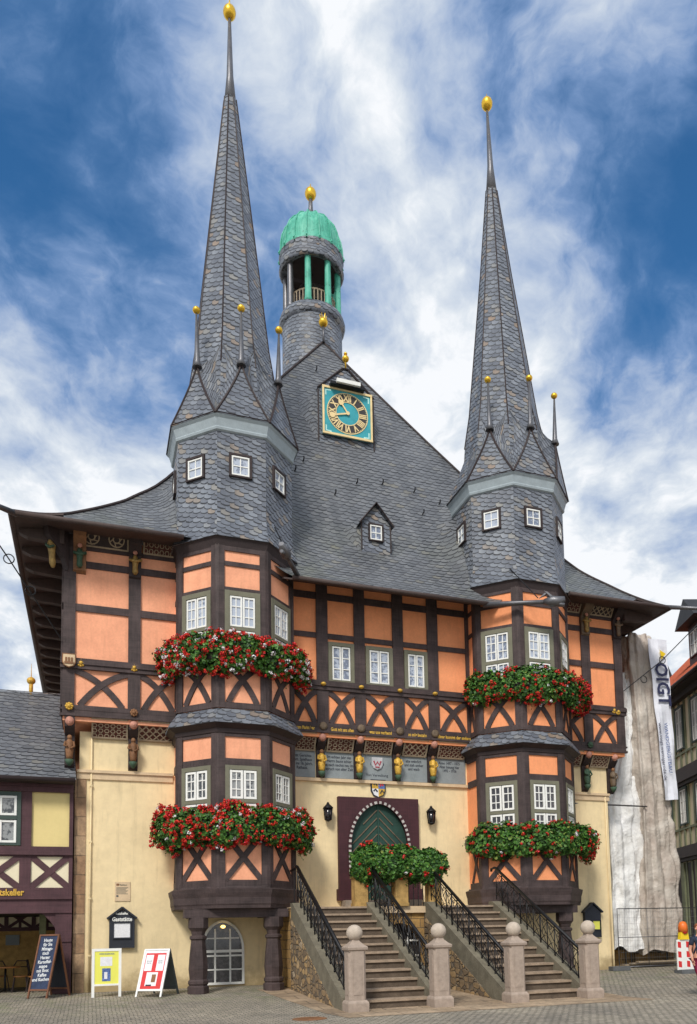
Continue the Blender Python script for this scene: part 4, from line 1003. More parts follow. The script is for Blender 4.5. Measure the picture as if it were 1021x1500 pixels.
m = MB(); m.beam((8.15, CY-.34, 21.62), (9.05, CY-.34, 21.62), .22, .14); lb_ = m.build('clock_lamp', 'white_paint', HALL)
m = MB(); m.beam((7.95, CY-.2, 21.56), (9.25, CY-.2, 21.56), .30, .10); m.build('lamp_bracket', 'dark_iron', lb_)
m = MB(); m.ball((8.62, CY-.02, 22.82), .13); m.ball((8.62, CY-.02, 23.02), .07, sz=.7); m.tube([(8.62, CY, 22.45), (8.62, CY, 23.1)], .03, 6); m.build('gold_ball', 'gold', HALL)
# slate cheeks that sweep from the roof up to the dormer, the clock gable and the towers
def roof_y(x, z):
    lo, hi = 0.0, 1.0
    for _ in range(24):
        md = (lo+hi)/2
        if roof_pt(x, md, False).z < z: lo = md
        else: hi = md
    return roof_pt(x, lo, False).y
def cheek(x0, sg, y0, z0, z1, w, name, par, n=14, k=6):
    """from the upright edge at (x0, y0) back to the roof w metres further out on side sg"""
    m = MB(); rows = []
    for i in range(n+1):
        z = z0+(z1-z0)*i/n; ww = w*(.25+.75*min(1, i/n*1.6)); xr = x0+sg*ww; yr = roof_y(xr, z)+.02; yy = min(y0, yr) if callable(y0) is False else y0(z); row = []
        for j in range(k+1):
            q = j/k; c = (1-math.cos(q*math.pi/2)); s_ = math.sin(q*math.pi/2)
            # concave quarter turn: first along the cheek, then out along the roof
            row.append((V((x0+sg*ww*c, yy+(yr-yy)*s_, z)), (sg*(ww+abs(yr-yy))*q*.9, z*1.08-.42*math.sin(math.pi*q)*min(1, w*1.6))))
        rows.append(row)
    for a, b in zip(rows, rows[1:]):
        for j in range(k):
            q4 = [a[j], a[j+1], b[j+1], b[j]]
            if sg > 0: pass
            else: q4 = q4[::-1]
            m.face([p for p, _ in q4], None, [u for _, u in q4], True)
    return m.build(name, 'slate_roof', par)
cheek(7.56, -1, CY, 19.45, 21.5, .62, 'slate_cheek', ck); cheek(9.67, 1, CY, 19.45, 21.5, .55, 'slate_cheek', ck)
cheek(DX0+.01, -1, DY, 14.0, 15.05, .60, 'slate_cheek', dm, 8); cheek(DX1-.01, 1, DY, 14.0, 15.05, .30, 'slate_cheek', dm, 8)
for sd in 'LR':
    xc, rt, _ = OC[sd]; hx = rt*math.cos(R(22.5)); yv = YC-rt*math.sin(R(22.5))
    for sg in (-1, 1):
        x0 = xc+sg*hx; side_out = (sd == 'L' and sg < 0) or (sd == 'R' and sg > 0)
        m = MB(); rows = []; n = 26; z0, z1 = 13.0, (15.9 if not side_out else 15.6)
        for i in range(n+1):
            z = z0+(z1-z0)*i/n; w = .12+.62*sstep(0, .75, i/n)*(.8 if side_out else 1); xr = x0+sg*w; yr = roof_y(xr, z); ys = max(yv+.02, yr-w*1.1); row = []
            for j in range(9):
                q = j/8; c = 1-math.cos(q*math.pi/2); s_ = math.sin(q*math.pi/2)
                row.append((V((x0+sg*w*c, ys+(yr+.03-ys)*s_, z+.02)), (sg*q*(w*1.5), z*1.1-.55*math.sin(math.pi*q)*w)))
            rows.append(row)
        for a, b in zip(rows, rows[1:]):
            for j in range(8):
                q4 = [a[j], a[j+1], b[j+1], b[j]]
                if sg < 0: q4 = q4[::-1]
                m.face([p for p, _ in q4], None, [u for _, u in q4], True)
        m.build('slate_cheek', 'slate_roof', HALL)
# ridge finial
m = MB(); m.tube([(AX, 6.0, 25.5), (AX, 6.0, 26.2)], .05, 6); m.build('finial_stem', 'grey_metal', HALL)
m = MB(); m.ball((AX, 6.0, 26.35), .19)
for k in range(6): m.tube([(AX+.1*math.cos(k), 6+.1*math.sin(k), 26.5), (AX+.15*math.cos(k), 6+.15*math.sin(k), 26.68)], [.03, .008], 4)
m.build('ridge_finial', 'gold', HALL)
for x, z in ((9.65, 17.59), (10.86, 17.5), (11.75, 17.07), (8.65, 17.4), (6.43, 17.5), (6.79, 18.08), (9.7, 19.55), (7.72, 16.62), (10.95, 16.4), (8.0, 23.5), (9.7, 22.0)):
    t = min(range(200), key=lambda i: abs(roof_pt(x, i/200, False).z-(1.45+(z-1.45)*1.0)))/200; p = roof_pt(x, t, False)
    m = MB(); m.tube([p+V((0, .05, 0)), p+V((0, -.14, .03)), p+V((0, -.15, .13))], .025, 4); m.build('roof_hook', 'dark_iron', roof)
# ------------------------------------------------------------------ bell turret
TX, TY = 8.58, 7.8
m = MB(); m.lathe([(1.30, 23.2), (1.27, 27.3)], (TX, TY, 0), 32, cap=False); tur = m.build('bell_turret', 'slate_fine', HALL)
m = MB(); m.lathe([(1.27, 27.2), (1.38, 27.28), (1.42, 27.45), (1.36, 27.66), (1.1, 27.72), (0.01, 27.74)], (TX, TY, 0), 32, cap=False); m.build('turret_cornice', 'slate_fine', tur)
for k in range(8):
    a = R(22.5+45*k); x, y = TX+1.12*math.sin(a), TY-1.12*math.cos(a)
    m = MB(); m.lathe([(.16, 27.68), (.17, 27.85), (.14, 27.95), (.125, 29.75), (.16, 29.95)], (x, y, 0), 10); m.build('turret_column', 'green_copper' if k in (0, 7, 1, 2) else 'grey_metal', tur)
m = MB()
for k in range(40):
    a = R(9*k); m.tube([(TX+1.0*math.sin(a), TY-1.0*math.cos(a), 27.7), (TX+1.0*math.sin(a), TY-1.0*math.cos(a), 28.45)], .025, 4)
for z in (28.45, 27.8): m.tube([(TX+1.0*math.sin(R(15*k)), TY-1.0*math.cos(R(15*k)), z) for k in range(25)], .035, 5, cap=False)
m.build('turret_balustrade', 'lattice_wood', tur)
m = MB(); m.lathe([(1.0, 29.85), (1.22, 29.74), (1.32, 29.72), (1.40, 29.85), (1.32, 30.25), (1.38, 30.42), (1.40, 30.46), (0.9, 30.5)], (TX, TY, 0), 32, cap=False); m.build('turret_drum', 'slate_fine', tur)
m = MB(); m.lathe([(1.2, 29.8), (0.01, 29.95)], (TX, TY, 0), 24, cap=False); m.build('turret_ceiling', 'timber_dark', tur)
DP = [(1.40, 30.42), (1.43, 30.5), (1.36, 30.65), (1.34, 31.0), (1.28, 31.35), (1.13, 31.75), (.90, 32.08), (.62, 32.32), (.30, 32.45), (.10, 32.52)]
m = MB(); m.lathe(DP, (TX, TY, 0), 32, cap=False, rib=-.075); dome = m.build('dome', 'green_copper', tur)
m = MB()
for k in range(16):
    a = R(22.5*k); m.tube([(TX+(r_+.005)*math.sin(a), TY-(r_+.005)*math.cos(a), z) for r_, z in DP[:-1]], .03, 5)
m.build('dome_rib', 'green_copper', dome)
m = MB(); m.tube([(TX, TY, 32.6), (TX, TY, 33.0), (TX, TY, 33.6)], [.16, .10, .08], 8); m.build('dome_rod', 'grey_metal', dome)
m = MB(); m.ball((TX, TY, 33.68), .25, sz=1.15); m.tube([(TX, TY, 33.8), (TX, TY, 34.15)], [.05, .02], 6); m.build('gold_ball', 'gold', dome)
m = MB(); m.lathe([(.66, 28.3), (.58, 28.42), (.44, 28.85), (.34, 29.2), (.22, 29.32), (.0001, 29.36)], (TX, TY, 0), 20); m.build('bell', 'bell_bronze', tur)
m = MB(); m.beam((TX-1, TY, 29.4), (TX+1, TY, 29.4), .14, .16); m.beam((TX-.9, TY, 27.7), (TX-.4, TY, 29.4), .1, .1); m.beam((TX+.9, TY, 27.7), (TX+.4, TY, 29.4), .1, .1); m.beam((TX, TY, 29.3), (TX, TY, 29.9), .1, .1); m.build('bell_frame', 'timber_dark', tur)
# ------------------------------------------------------------------ staircase
ST = empty('stone_staircase', (8.6, -2, 0), 'double stone staircase with iron railings leading up to the green door', 'staircase')
ZL, N_ST = 2.25, 12
Y0s, Y1s = -6.35, -1.6; ZB = gz(-6.4)
for a, b in ((5.62, 7.5), (9.72, 11.6)):
    m = MB(); rise = (ZL-ZB)/N_ST; run = (Y1s-Y0s)/(N_ST-1)
    for i in range(N_ST):
        y = Y0s+i*run; z = ZB+(i+1)*rise
        yb = y+run if i < N_ST-1 else -1.45
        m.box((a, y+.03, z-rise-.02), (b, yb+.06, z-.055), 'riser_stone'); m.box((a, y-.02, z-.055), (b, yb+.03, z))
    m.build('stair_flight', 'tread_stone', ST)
sl = (ZL-ZB)/(Y1s-Y0s)
def stringer(x0, x1, name='stringer'):
    m = MB(); ya, yb = Y0s-.02, Y1s+.05
    m.prism([(x0, ya, ZB-.05), (x0, ya, ZB+.30), (x0, yb, ZL+.12), (x0, -1.3, ZL+.12), (x0, -1.3, ZB-.05)], (x1-x0, 0, 0)); return m.build(name, 'string_stone', ST)
SX = [(5.30, 5.62), (7.5, 7.82), (9.40, 9.72), (11.6, 11.92)]
for a, b in SX: stringer(a, b)
for x, s in ((5.285, 1), (7.835, -1), (9.385, 1), (11.935, -1)):
    m = MB(); m.prism([(x, Y0s+.5, ZB-.04), (x, -1.28, ZL-.25), (x, -1.28, ZB-.04)], (.02*s, 0, 0))
    m.build('side_wall', 'rubble', ST)
m = MB(); m.box((5.28, -1.35, -.1), (7.6, YW, ZL-.02)); m.box((9.6, -1.35, -.1), (11.94, YW, ZL-.02)); m.box((7.6, -.9, -.1), (9.6, YW, ZL-.02))
LF = F((0, -1.35, 0), (1, 0, 0), (0, -1, 0)); CA = arch_pts(8.60, .80, -.1, .75, 1.75, 10)
wall_with_arch(m, LF, 7.6, 9.6, -.1, 2.05, CA, -.4, 0); m.build('landing_wall', 'ochre_wall', ST)
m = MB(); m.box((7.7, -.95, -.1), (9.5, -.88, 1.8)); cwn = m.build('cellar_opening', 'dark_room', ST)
m = MB()
for z in (.25, .75, 1.2): m.box((8.0, -1.05, z), (9.3, -1.0, z+.05))
for x in (8.25, 8.6, 8.95): m.box((x, -1.055, -.05), (x+.04, -1.01, 1.45))
m.build('cellar_grille', 'white_paint', ST)
m = MB(); m.box((5.26, -1.40, ZL-.02), (12.0, YW, ZL+.0)); m.box((7.55, -1.46, 2.05), (9.68, -1.3, 2.24)); m.build('landing_slab', 'sand_trim', ST)
for x in (7.36, 8.62, 9.70):
    m = MB(); m.box((x-.20, -1.55, ZL), (x+.20, -1.2, 3.08)); m.box((x-.23, -1.58, 3.08), (x+.23, -1.17, 3.16)); m.box((x-.22, -1.57, ZL), (x+.22, -1.18, ZL+.1)); m.build('landing_pier', 'ochre_block', ST)
m = MB(); m.tube([(7.5, -1.4, 3.0), (8.5, -1.4, 3.0)], .03, 6); m.tube([(8.8, -1.4, 3.0), (9.6, -1.4, 3.0)], .03, 6)
for i in range(5): m.tube([(7.62+i*.18, -1.4, ZL), (7.62+i*.18, -1.4, 3.0)], .014, 5); m.tube([(8.9+i*.15, -1.4, ZL), (8.9+i*.15, -1.4, 3.0)], .014, 5)
m.build('landing_rail', 'dark_iron', ST)
def railing(x, top_curl=True):
    zr = lambda y: ZB+(y-Y0s)*sl+1.12+.0
    ya, yb = Y0s-.05, -1.55
    r = MB(); r.tube([(x, ya, zr(ya)-.02), (x, yb, zr(yb))], .045, 8)
    if top_curl: r.tube([(x, yb, zr(yb)), (x, yb+.12, zr(yb)+.02), (x, yb+.3, zr(yb)), (x, yb+.32, zr(yb)-.08)], .04, 8)
    r.tube([(x, ya, zr(ya)-.14), (x, yb, zr(yb)-.12)], .014, 5); r.tube([(x, ya, zr(ya)-.78), (x, yb, zr(yb)-.76)], .014, 5)
    o = r.build('handrail', 'dark_iron', ST); n = 13
    s = MB()
    for i in range(n+1):
        y = ya+(yb-ya)*i/n; z0 = ZB+(y-Y0s)*sl+.24
        m = MB(); m.tube([(x, y, z0-.1), (x, y, zr(y)-.02)], .024 if i % 3 == 0 else .017, 6)
        m.ball((x, y, z0+.05), .03, n=6); m.build('baluster', 'dark_iron', o)
        if i < n:
            y2 = y+(yb-ya)/n; ym = (y+y2)/2; dz = (y2-y)*sl
            za, zb_ = z0+.06, zr(y)-.14
            def q_(k, v): return (x, y+(y2-y)*k, za+(zb_-za)*v+dz*k)
            s.tube([q_(0, .0), q_(.5, .28), q_(1, .45), q_(.5, .62), q_(0, 1)], .011, 5); s.tube([q_(1, .0), q_(.5, .28), q_(0, .45), q_(.5, .62), q_(1, 1)], .011, 5)
            if i % 2: 
                c = q_(.5, .45); s.tube([(x, c[1]+.08*math.cos(k*math.pi/4), c[2]+.11*math.sin(k*math.pi/4)) for k in range(9)], .011, 4)
            c = q_(.5, .9); s.tube([(x, c[1]+.05*math.cos(k*math.pi/4), c[2]+.05*math.sin(k*math.pi/4)) for k in range(9)], .010, 4)
    s.build('scrollwork', 'dark_iron', o)
    return o
for a, b in SX: railing((a+b)/2)
m = MB(); zt = ZL+1.05
for y in (-1.2, -.6, 0, .35): m.tube([(5.45, y, ZL), (5.45, y, zt)], .016, 5)
m.tube([(5.45, -1.3, zt+.05), (5.45, .36, zt+.02)], .03, 6); m.tube([(5.45, -1.3, ZL+.15), (5.45, .36, ZL+.15)], .012, 5); m.build('landing_rail', 'dark_iron', ST)
# ------------------------------------------------------------------ stone posts with balls
def stone_post(x, label, first=None):
    z0 = gz(-6.6)
    if first:
        c = copy_tree(first); c.location = (x, -6.6, z0); c['label'] = label; return c
    e = empty('stone_post', (x, -6.6, z0), label, 'stone post', 'ball-topped posts at the foot of the stairs', 0)
    y = -6.6; R4 = R(45)
    m = MB(); m.lathe([(.34, z0-.03), (.345, z0+.19), (.33, z0+.22), (.285, z0+.26)], (x, y, 0), 4, rot=R4, smooth=False); m.build('base', 'granite', e)
    h = .202; c_ = .055; m = MB()
    sec = [(-h+c_, -h), (h-c_, -h), (h, -h+c_), (h, h-c_), (h-c_, h), (-h+c_, h), (-h, h-c_), (-h, -h+c_)]
    m.prism([(x+a, y+b, z0+.25) for a, b in sec], (0, 0, 1.1)); m.box((x-.10, y-h-.010, z0+.38), (x+.10, y-h+.01, z0+1.12)); m.box((x-h-.010, y-.10, z0+.38), (x-h+.01, y+.10, z0+1.12))
    for f_ in (F((x, y-h, z0+1.12), (1, 0, 0), (0, -1, 0)), F((x-h, y, z0+1.12), (0, -1, 0), (-1, 0, 0))): m.prism([f_.p(.10*math.cos(k*math.pi/8), .10*math.sin(k*math.pi/8), 0) for k in range(9)], f_.n*.010)
    m.build('shaft', 'granite', e)
    m = MB(); m.lathe([(.27, z0+1.33), (.285, z0+1.36), (.33, z0+1.38), (.34, z0+1.43), (.325, z0+1.45), (.25, z0+1.48), (.14, z0+1.56), (.11, z0+1.60), (.14, z0+1.62)], (x, y, 0), 4, rot=R4, smooth=False); m.build('cap', 'granite', e)
    m = MB(); m.ball((x, y, z0+1.76), .185, n=24); m.build('ball', 'ball_stone', e)
    return e
p0 = stone_post(5.56, 'ball-topped stone post at the left foot of the left stair flight')
stone_post(7.62, 'ball-topped stone post at the right foot of the left stair flight', p0)
stone_post(9.60, 'ball-topped stone post at the left foot of the right stair flight', p0)
stone_post(11.72, 'ball-topped stone post at the right foot of the right stair flight, nearest the fence', p0)
# ------------------------------------------------------------------ geranium boxes
def flowers(name, path, z, rz, ro, nl, nf, red, white, label, droop=0, box=True, cluster=None):
    """path: plan points the trough runs along; leaves fill a rounded mass that spills over it"""
    tp = path
    for _ in range(3):
        q_ = [path[0]]
        for a, b in zip(path, path[1:]): q_ += [(a[0]*.75+b[0]*.25, a[1]*.75+b[1]*.25), (a[0]*.25+b[0]*.75, a[1]*.25+b[1]*.75)]
        path = q_+[path[-1]]
    L = [0]
    for a, b in zip(path, path[1:]): L.append(L[-1]+math.hypot(b[0]-a[0], b[1]-a[1]))
    tot = L[-1]; c0 = path[len(path)//2]
    e = empty('geranium_box', (c0[0], c0[1], z-rz*.8), label, 'flower box', 'geranium boxes on the town hall')
    def at(s):
        s = min(max(s, 0), tot-1e-4)
        for i in range(len(L)-1):
            if s <= L[i+1]: break
        k = (s-L[i])/(L[i+1]-L[i]); a, b = path[i], path[i+1]; d = V((b[0]-a[0], b[1]-a[1], 0)).normalized()
        return V((a[0]+(b[0]-a[0])*k, a[1]+(b[1]-a[1])*k, 0)), V((d.y, -d.x, 0)), d
    rnd = random.Random(hash(label) % 1000 if False else len(label)*7+int(z*10))
    def sample(out=0):
        s = rnd.uniform(-.10, tot+.10); p, n, d = at(s); 
        if s < 0: p += d*s
        if s > tot: p += d*(s-tot)
        ed = min(1, (min(s, tot-s)+.14)/.5); ed = max(.3, ed)**.5
        a = rnd.uniform(-.62*math.pi, .70*math.pi); r = (rnd.random()**.28 if not out else rnd.uniform(.92, 1.08))
        lump = 1+.42*mn.noise(V((s*1.9+z*3, a*1.1, z)))+.22*mn.noise(V((s*5+z, a*3, z)))
        h = math.sin(a); ro_ = ro*ed*lump; 
        zz = z+h*rz*ed*lump*r*(1.0 if h > 0 else 1+droop); p = p+n*(math.cos(a)*ro_*r+.02)
        p.z = zz; nn = (n*math.cos(a)+V((0, 0, h*.8+.35))).normalized(); return p, nn, s/tot
    from mathutils import noise as mn
    m = MB()
    def quad(c, n, r, mat=None, k=5):
        n = (n+V((rnd.gauss(0, .5), rnd.gauss(0, .5), rnd.gauss(0, .5)))).normalized(); x = n.cross(V((rnd.gauss(0, 1), rnd.gauss(0, 1), rnd.gauss(0, 1)))).normalized(); y = n.cross(x)
        m.face([c+(x*math.cos(2*math.pi*i/k)+y*math.sin(2*math.pi*i/k))*r*(1 if i % 2 else .8)+n*(0 if i else r*.3) for i in range(k)], mat, [(0, 0)]*k)
    for _ in range(nl): p, n, s = sample(); quad(p, n, rnd.uniform(.03, .07))
    for _ in range(45):
        p, n, s = sample(1); L_ = rnd.uniform(.06, .2); dn = V((n.x*.5, n.y*.5, rnd.uniform(-1, .5))).normalized()
        for i in range(6): quad(p+dn*L_*i/5+V((rnd.gauss(0, .015), rnd.gauss(0, .015), -.03*(i/5)**2)), n, rnd.uniform(.022, .045))
    fo = m.build('foliage', 'leaves', e, merge=False); fo['kind'] = 'stuff'
    for nm, mat, cnt in (('blossoms', 'petals_red', red), ('blossoms', 'petals_white', white)):
        if not cnt: continue
        m = MB()
        for _ in range(cnt):
            p, n, s = sample(1)
            if cluster and rnd.random() > cluster(s): continue
            if mn.noise(p*2.3+V((z, 5 if mat == 'petals_red' else 9, 0)))+rnd.uniform(-.25, .25) < (-.12 if mat == 'petals_red' else .0): continue
            r = rnd.uniform(.035, .088)
            for _ in range(18):
                o = V((rnd.gauss(0, 1), rnd.gauss(0, 1), rnd.gauss(0, 1))).normalized()*r*rnd.uniform(.5, 1); quad(p+o, o.normalized(), .028, k=4)
        b_ = m.build(nm, mat, e, merge=False); b_['kind'] = 'stuff'
    if box:
        m = MB()
        for a, b in zip(tp, tp[1:]): m.beam((a[0], a[1], z-.18), (b[0], b[1], z-.18), .24, .22)
        m.build('trough', 'timber_dark', e)
    return e
def wrap(side, off, back=-.02, xl=None, xr=None):
    xc, _, rb = OC[side]; r = rb+off
    pts = [ov(xc, r, k) for k in range(0, 4)]; l = pts[0]; rr = pts[-1]
    if side == 'R': return [(l.x+.12, back-.35)]+[(p.x+.14, p.y) for p in pts]+[(rr.x+.30, back)]
    return [(xl if xl else l.x-.02, back)]+[(p.x, p.y) for p in pts]+[(xr if xr else rr.x+.02, back)]
flowers('u', wrap('L', .28), 9.42, .50, .36, 7000, 0, 1250, 420, 'red and white geraniums spilling from the upper box of the left bay', cluster=lambda s: .95-.3*s, droop=.1)
flowers('u', wrap('R', .28), 9.34, .50, .36, 7000, 0, 820, 60, 'red geraniums with bright green leaves in the upper box of the right bay', cluster=lambda s: .35+.65*s, droop=.1)
flowers('l', wrap('L', .30), 4.52, .50, .38, 7000, 0, 1150, 150, 'red geraniums thick at the left end in the lower box of the left bay', cluster=lambda s: 1 if s < .5 else .45, droop=.08)
flowers('l', wrap('R', .30), 4.34, .48, .38, 7500, 0, 230, 14, 'mostly green geraniums in the lower box of the right bay', droop=.12)
flowers('d', [(7.15, -1.5), (8.6, -1.5), (9.95, -1.5)], 3.50, .54, .42, 7500, 0, 80, 4, 'bushy green geraniums in the box on the landing before the door', droop=.02)
# ------------------------------------------------------------------ boards on the pavement
def panel_board(name, x0, x1, y, z0, z1, label, tilt=0.0, yaw=0.0):
    e = empty(name, ((x0+x1)/2, y, gz(y)), label, 'signboard'); return e
y = -1.0; e = panel_board('poster_stand', .05, .77, y, .2, 1.2, 'white framed yellow poster stand leaning flat against the cream wall')
f = F((0, y, 0), (1, 0, 0), (0, -1, 0)); m = MB()
for x in (.03, .70): m.box((x, y-.03, gz(y)-.01), (x+.07, y+.03, 1.22))
m.box((.10, y-.031, 1.15), (.70, y+.02, 1.221)); m.box((.10, y-.031, .24), (.70, y+.02, .29)); m.build('frame', 'white_paint', e)
m = MB(); m.box((.10, y-.015, .29), (.70, y+.01, 1.15)); ps = m.build('poster', 'poster_yellow', e)
f = F((0, y-.015, 0), (1, 0, 0), (0, -1, 0)); m = MB(); rect(m, f, .24, .54, .76, 1.0, 0, .003, 'poster_white'); rect(m, f, .29, .50, .36, .70, 0, .003, 'poster_blue'); rect(m, f, .34, .42, .42, .60, .003, .006, 'poster_white'); m.build('poster_print', 'poster_white', ps)
text(ps, 'poster_text', 'WERNIGERODE', .06, f, .40, 1.06, 'poster_blue', n=.002, sx=.9)
def aframe(name, c, yaw, w, h, spread, front_mat, frame_mat, back_mat, label, legs=.16):
    e = empty(name, (c[0], c[1], gz(c[1])), label, 'signboard'); z0 = gz(c[1])
    u = V((math.cos(yaw), math.sin(yaw), 0)); n = V((u.y, -u.x, 0)); top = V((c[0], c[1], z0+h)); out = {}
    for s, nm in ((1, 'front_panel'), (-1, 'back_panel')):
        foot = V((c[0], c[1], z0))+n*s*spread; v = (top-foot).normalized(); nn = u.cross(v)*1; nn = nn if nn.dot(n)*s > 0 else -nn
        f = F(foot, u if s > 0 else -u, nn, v); Ht = (top-foot).length; b = .045
        m = MB()
        for q_ in ((-w/2, -w/2+b, 0, Ht), (w/2-b, w/2, 0, Ht), (-w/2+b, w/2-b, Ht-b, Ht), (-w/2+b, w/2-b, legs, legs+b)): rect(m, f, *q_, -.02, .012)
        fr = m.build('frame', frame_mat if s > 0 or frame_mat == 'board_wood' else back_mat, e)
        m = MB(); rect(m, f, -w/2+b, w/2-b, legs+b, Ht-b, -.012, .0); p = m.build(nm, front_mat if s > 0 else back_mat, e); out[s] = (p, f, Ht)
    return e, out
e, o = aframe('a_frame_board', (1.68, -1.25), R(-32), .74, 1.24, .50, 'poster_white', 'white_paint', 'board_grey', 'tilted red and white A-frame menu board beside the yellow stand')
p, f, H = o[1]; m = MB()
rect(m, f, -.29, .29, .22, 1.22, 0, .003, 'red_paint'); rect(m, f, -.27, -.06, .72, 1.17, .003, .006, 'poster_white'); rect(m, f, .06, .27, .72, 1.17, .003, .006, 'poster_white'); rect(m, f, -.17, .15, .30, .68, .003, .006, 'poster_white'); rect(m, f, -.01, .11, .40, .62, .006, .008, 'carved_brown'); rect(m, f, -.14, .02, .30, .34, .006, .008, 'ink')
m.build('poster_print', 'red_paint', p)
for x in (-.165, .165): text(p, 'poster_text', 'Speise\nkarte', .06, f, x, .98, 'board_grey', n=.007, ext=.001)
e, o = aframe('chalkboard_sign', (-1.02, -.35), R(-36), .62, 1.66, .46, 'chalk_board', 'board_wood', 'board_black', 'brown A-frame chalkboard with white handwriting in front of the passage', legs=.2)
p, f, H = o[1]
for i, s in enumerate(('Heute', 'für Sie', 'Mittags-', 'tisch', 'Harzer', 'Kartoffel-', 'suppe', 'mit Brot', 'Kaffee', 'und Kuchen')): text(p, 'chalk_writing', s, .125, f, .01*(i % 3-1), H-.20-i*.118, 'chalk', n=.002, sx=.85, rot=R(3), bold=.002)
# ------------------------------------------------------------------ left wing building with the passage
LB = empty('side_wing', (-3.6, 3, 0), 'purple-timbered side wing with slate roof and an open passage left of the town hall', 'building')
LY = .3; f = F((0, LY, 0), (1, 0, 0), (0, -1, 0)); LX0, LX1 = -9.0, -.5
m = MB(); m.prism([(LX0, LY+.02, 2.35), (LX1-.02, LY+.02, 2.35), (LX1-.02, LY+.3, 2.35), (LX0, LY+.3, 2.35)], (0, 0, 3.4)); m.box((LX0, 7.9, 0), (LX1, 8.1, 5.8)); m.box((LX1-.25, LY+.3, 0), (LX1-.02, 8, 5.8)); m.box((LX0, LY+.3, 0), (LX0+.2, 8, 5.8)); m.build('wall', 'yellow_panel', LB)
m = MB(); rect(m, f, LX0, LX1, 2.9, 3.8, 0, .006); m.build('parapet_panel', 'pale_panel', LB)
t = MB()
for z0, z1, n1 in ((5.58, 5.95, .07), (3.78, 4.06, .06), (2.38, 2.92, .055)): rect(t, f, LX0, LX1, z0, z1, 0, n1)
rect(t, f, LX0, LX1, 3.82, 3.92, .06, .12); rect(t, f, LX0, LX1, 2.60, 2.68, .05, .11); rect(t, f, LX0, LX1, 5.72, 5.8, .06, .12)
xs = [LX1]; 
posts = [(-.60, LX1), (-1.85, -1.56), (-3.2, -2.9), (-4.5, -4.2), (-5.8, -5.5), (-7.1, -6.8), (-8.4, -8.1)]
for a, b in posts: rect(t, f, a, b, 2.9, 5.6, 0, .045)
for (a, b), (c, d) in zip(posts[1:], posts): brace_x(t, f, b, c, 2.93, 3.79, .17, False)
t.build('timber_frame', 'timber_purple', LB)
m = MB(); rect(m, f, LX0, LX1, 2.22, 2.40, -.2, .10); m.box((LX1-.42, LY-.06, 0), (LX1, LY+.35, 1.5)); m.box((LX1-.47, LY-.09, 1.42), (LX1+.0, LY+.38, 1.62)); m.box((LX1-.42, LY-.06, 1.6), (LX1, LY+.35, 2.3)); m.box((LX1-.48, LY-.1, 0.02), (LX1, LY+.4, .30))
m.prism([(LX1-.42, LY-.02, 2.3), (LX1-.85, LY-.02, 2.3), (LX1-.72, LY-.02, 2.18), (LX1-.55, LY-.02, 2.0), (LX1-.42, LY-.02, 1.8)], (0, .3, 0)); m.box((-5.2, LY-.05, 0), (-4.85, LY+.3, 2.3)); m.build('passage_post', 'timber_purple', LB)
for a, b in ((-2.9, -1.85), (-4.2, -3.2), (-5.5, -4.5)):
    window(LB, f, a-.02, b+.02, 4.08, 5.56, split=4.84, rows=1, cols=1, low_rows=1, pane='pane_mid', frame='green_frame', b=.10, cw=.06)
text(LB, 'gilt_lettering', 'Ratskeller', .25, f, -1.72, 2.71, 'gold_paint', align='RIGHT', n=.078, sx=.80, bold=.008)
m = MB(); zr = 8.35; m.face([(LX0-.3, LY-.42, 5.92), (LX1+.1, LY-.42, 5.92), (LX1-.30, 3.0, zr), (LX0-.3, 3.0, zr)]); m.face([(LX0-.3, 6.4, 5.9), (LX0-.3, 3.0, zr), (LX1-.3, 3.0, zr), (LX1+.1, 6.4, 5.9)])
zr = 9.15
m = MB(); A, B = (-.70, 3.1, zr), (-3.0, 3.1, zr)
m.face([(-5.4, LY-.42, 5.90), (LX1+.07, LY-.42, 5.90), A, B]); m.face([(-12, LY-.42, 5.88), (-5.4, LY-.42, 5.90), B, (-12, 6.5, 9.6)][::1])
m.face([(LX1+.07, 8.4, 5.9), (-12, 8.4, 5.9), B, A]); m.face([(-12, 8.4, 5.9), (-12, 6.5, 9.6), B])
m.build('roof', 'slate_wing', LB)
m = MB(); m.tube([(-12, LY-.5, 5.86), (LX1+.05, LY-.5, 5.86)], .07, 8); m.box((LX0, LY-.4, 5.80), (LX1, LY+.1, 5.86)); m.build('gutter', 'timber_dark', LB)
m = MB(); m.tube([A, B], .06, 6); m.tube([B, (-5.4, LY-.42, 5.93)], .03, 5); m.build('roof_ridge', 'slate_fine', LB)
m = MB(); m.tube([(-1.83, 3.1, 9.1), (-1.83, 3.1, 9.5)], .06, 6); m.tube([(-1.83, 3.1, 9.5), (-1.83, 3.1, 10.1)], [.02, .005], 5); m.ball((-1.83, 3.1, 9.55), .13, 'gold_paint', sz=.9); m.build('roof_finial', 'gold_paint', LB)
# the court seen through the passage
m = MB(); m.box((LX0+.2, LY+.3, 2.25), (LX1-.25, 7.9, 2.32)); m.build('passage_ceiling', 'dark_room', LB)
m = MB(); m.box((LX0, 5.0, 0), (LX1, 5.1, 1.85)); m.build('court_wall', 'ochre_block', LB)
fb = F((0, 4.98, 0), (1, 0, 0), (0, -1, 0)); m = MB(); rect(m, fb, LX0, LX1, 1.85, 2.5, -.05, 0); m.build('court_panel', 'pale_panel', LB)
t = MB(); rect(t, fb, LX0, LX1, 1.8, 1.92, 0, .05); rect(t, fb, LX0, LX1, 2.4, 2.5, 0, .05)
for i in range(11): rect(t, fb, LX0+i*.8, LX0+i*.8+.12, 1.9, 2.45, 0, .04); brace_x(t, fb, LX0+i*.8+.12, LX0+(i+1)*.8, 1.92, 2.4, .09, False); rect(t, fb, LX0+i*.8+.42, LX0+i*.8+.5, 1.92, 2.4, 0, .03)
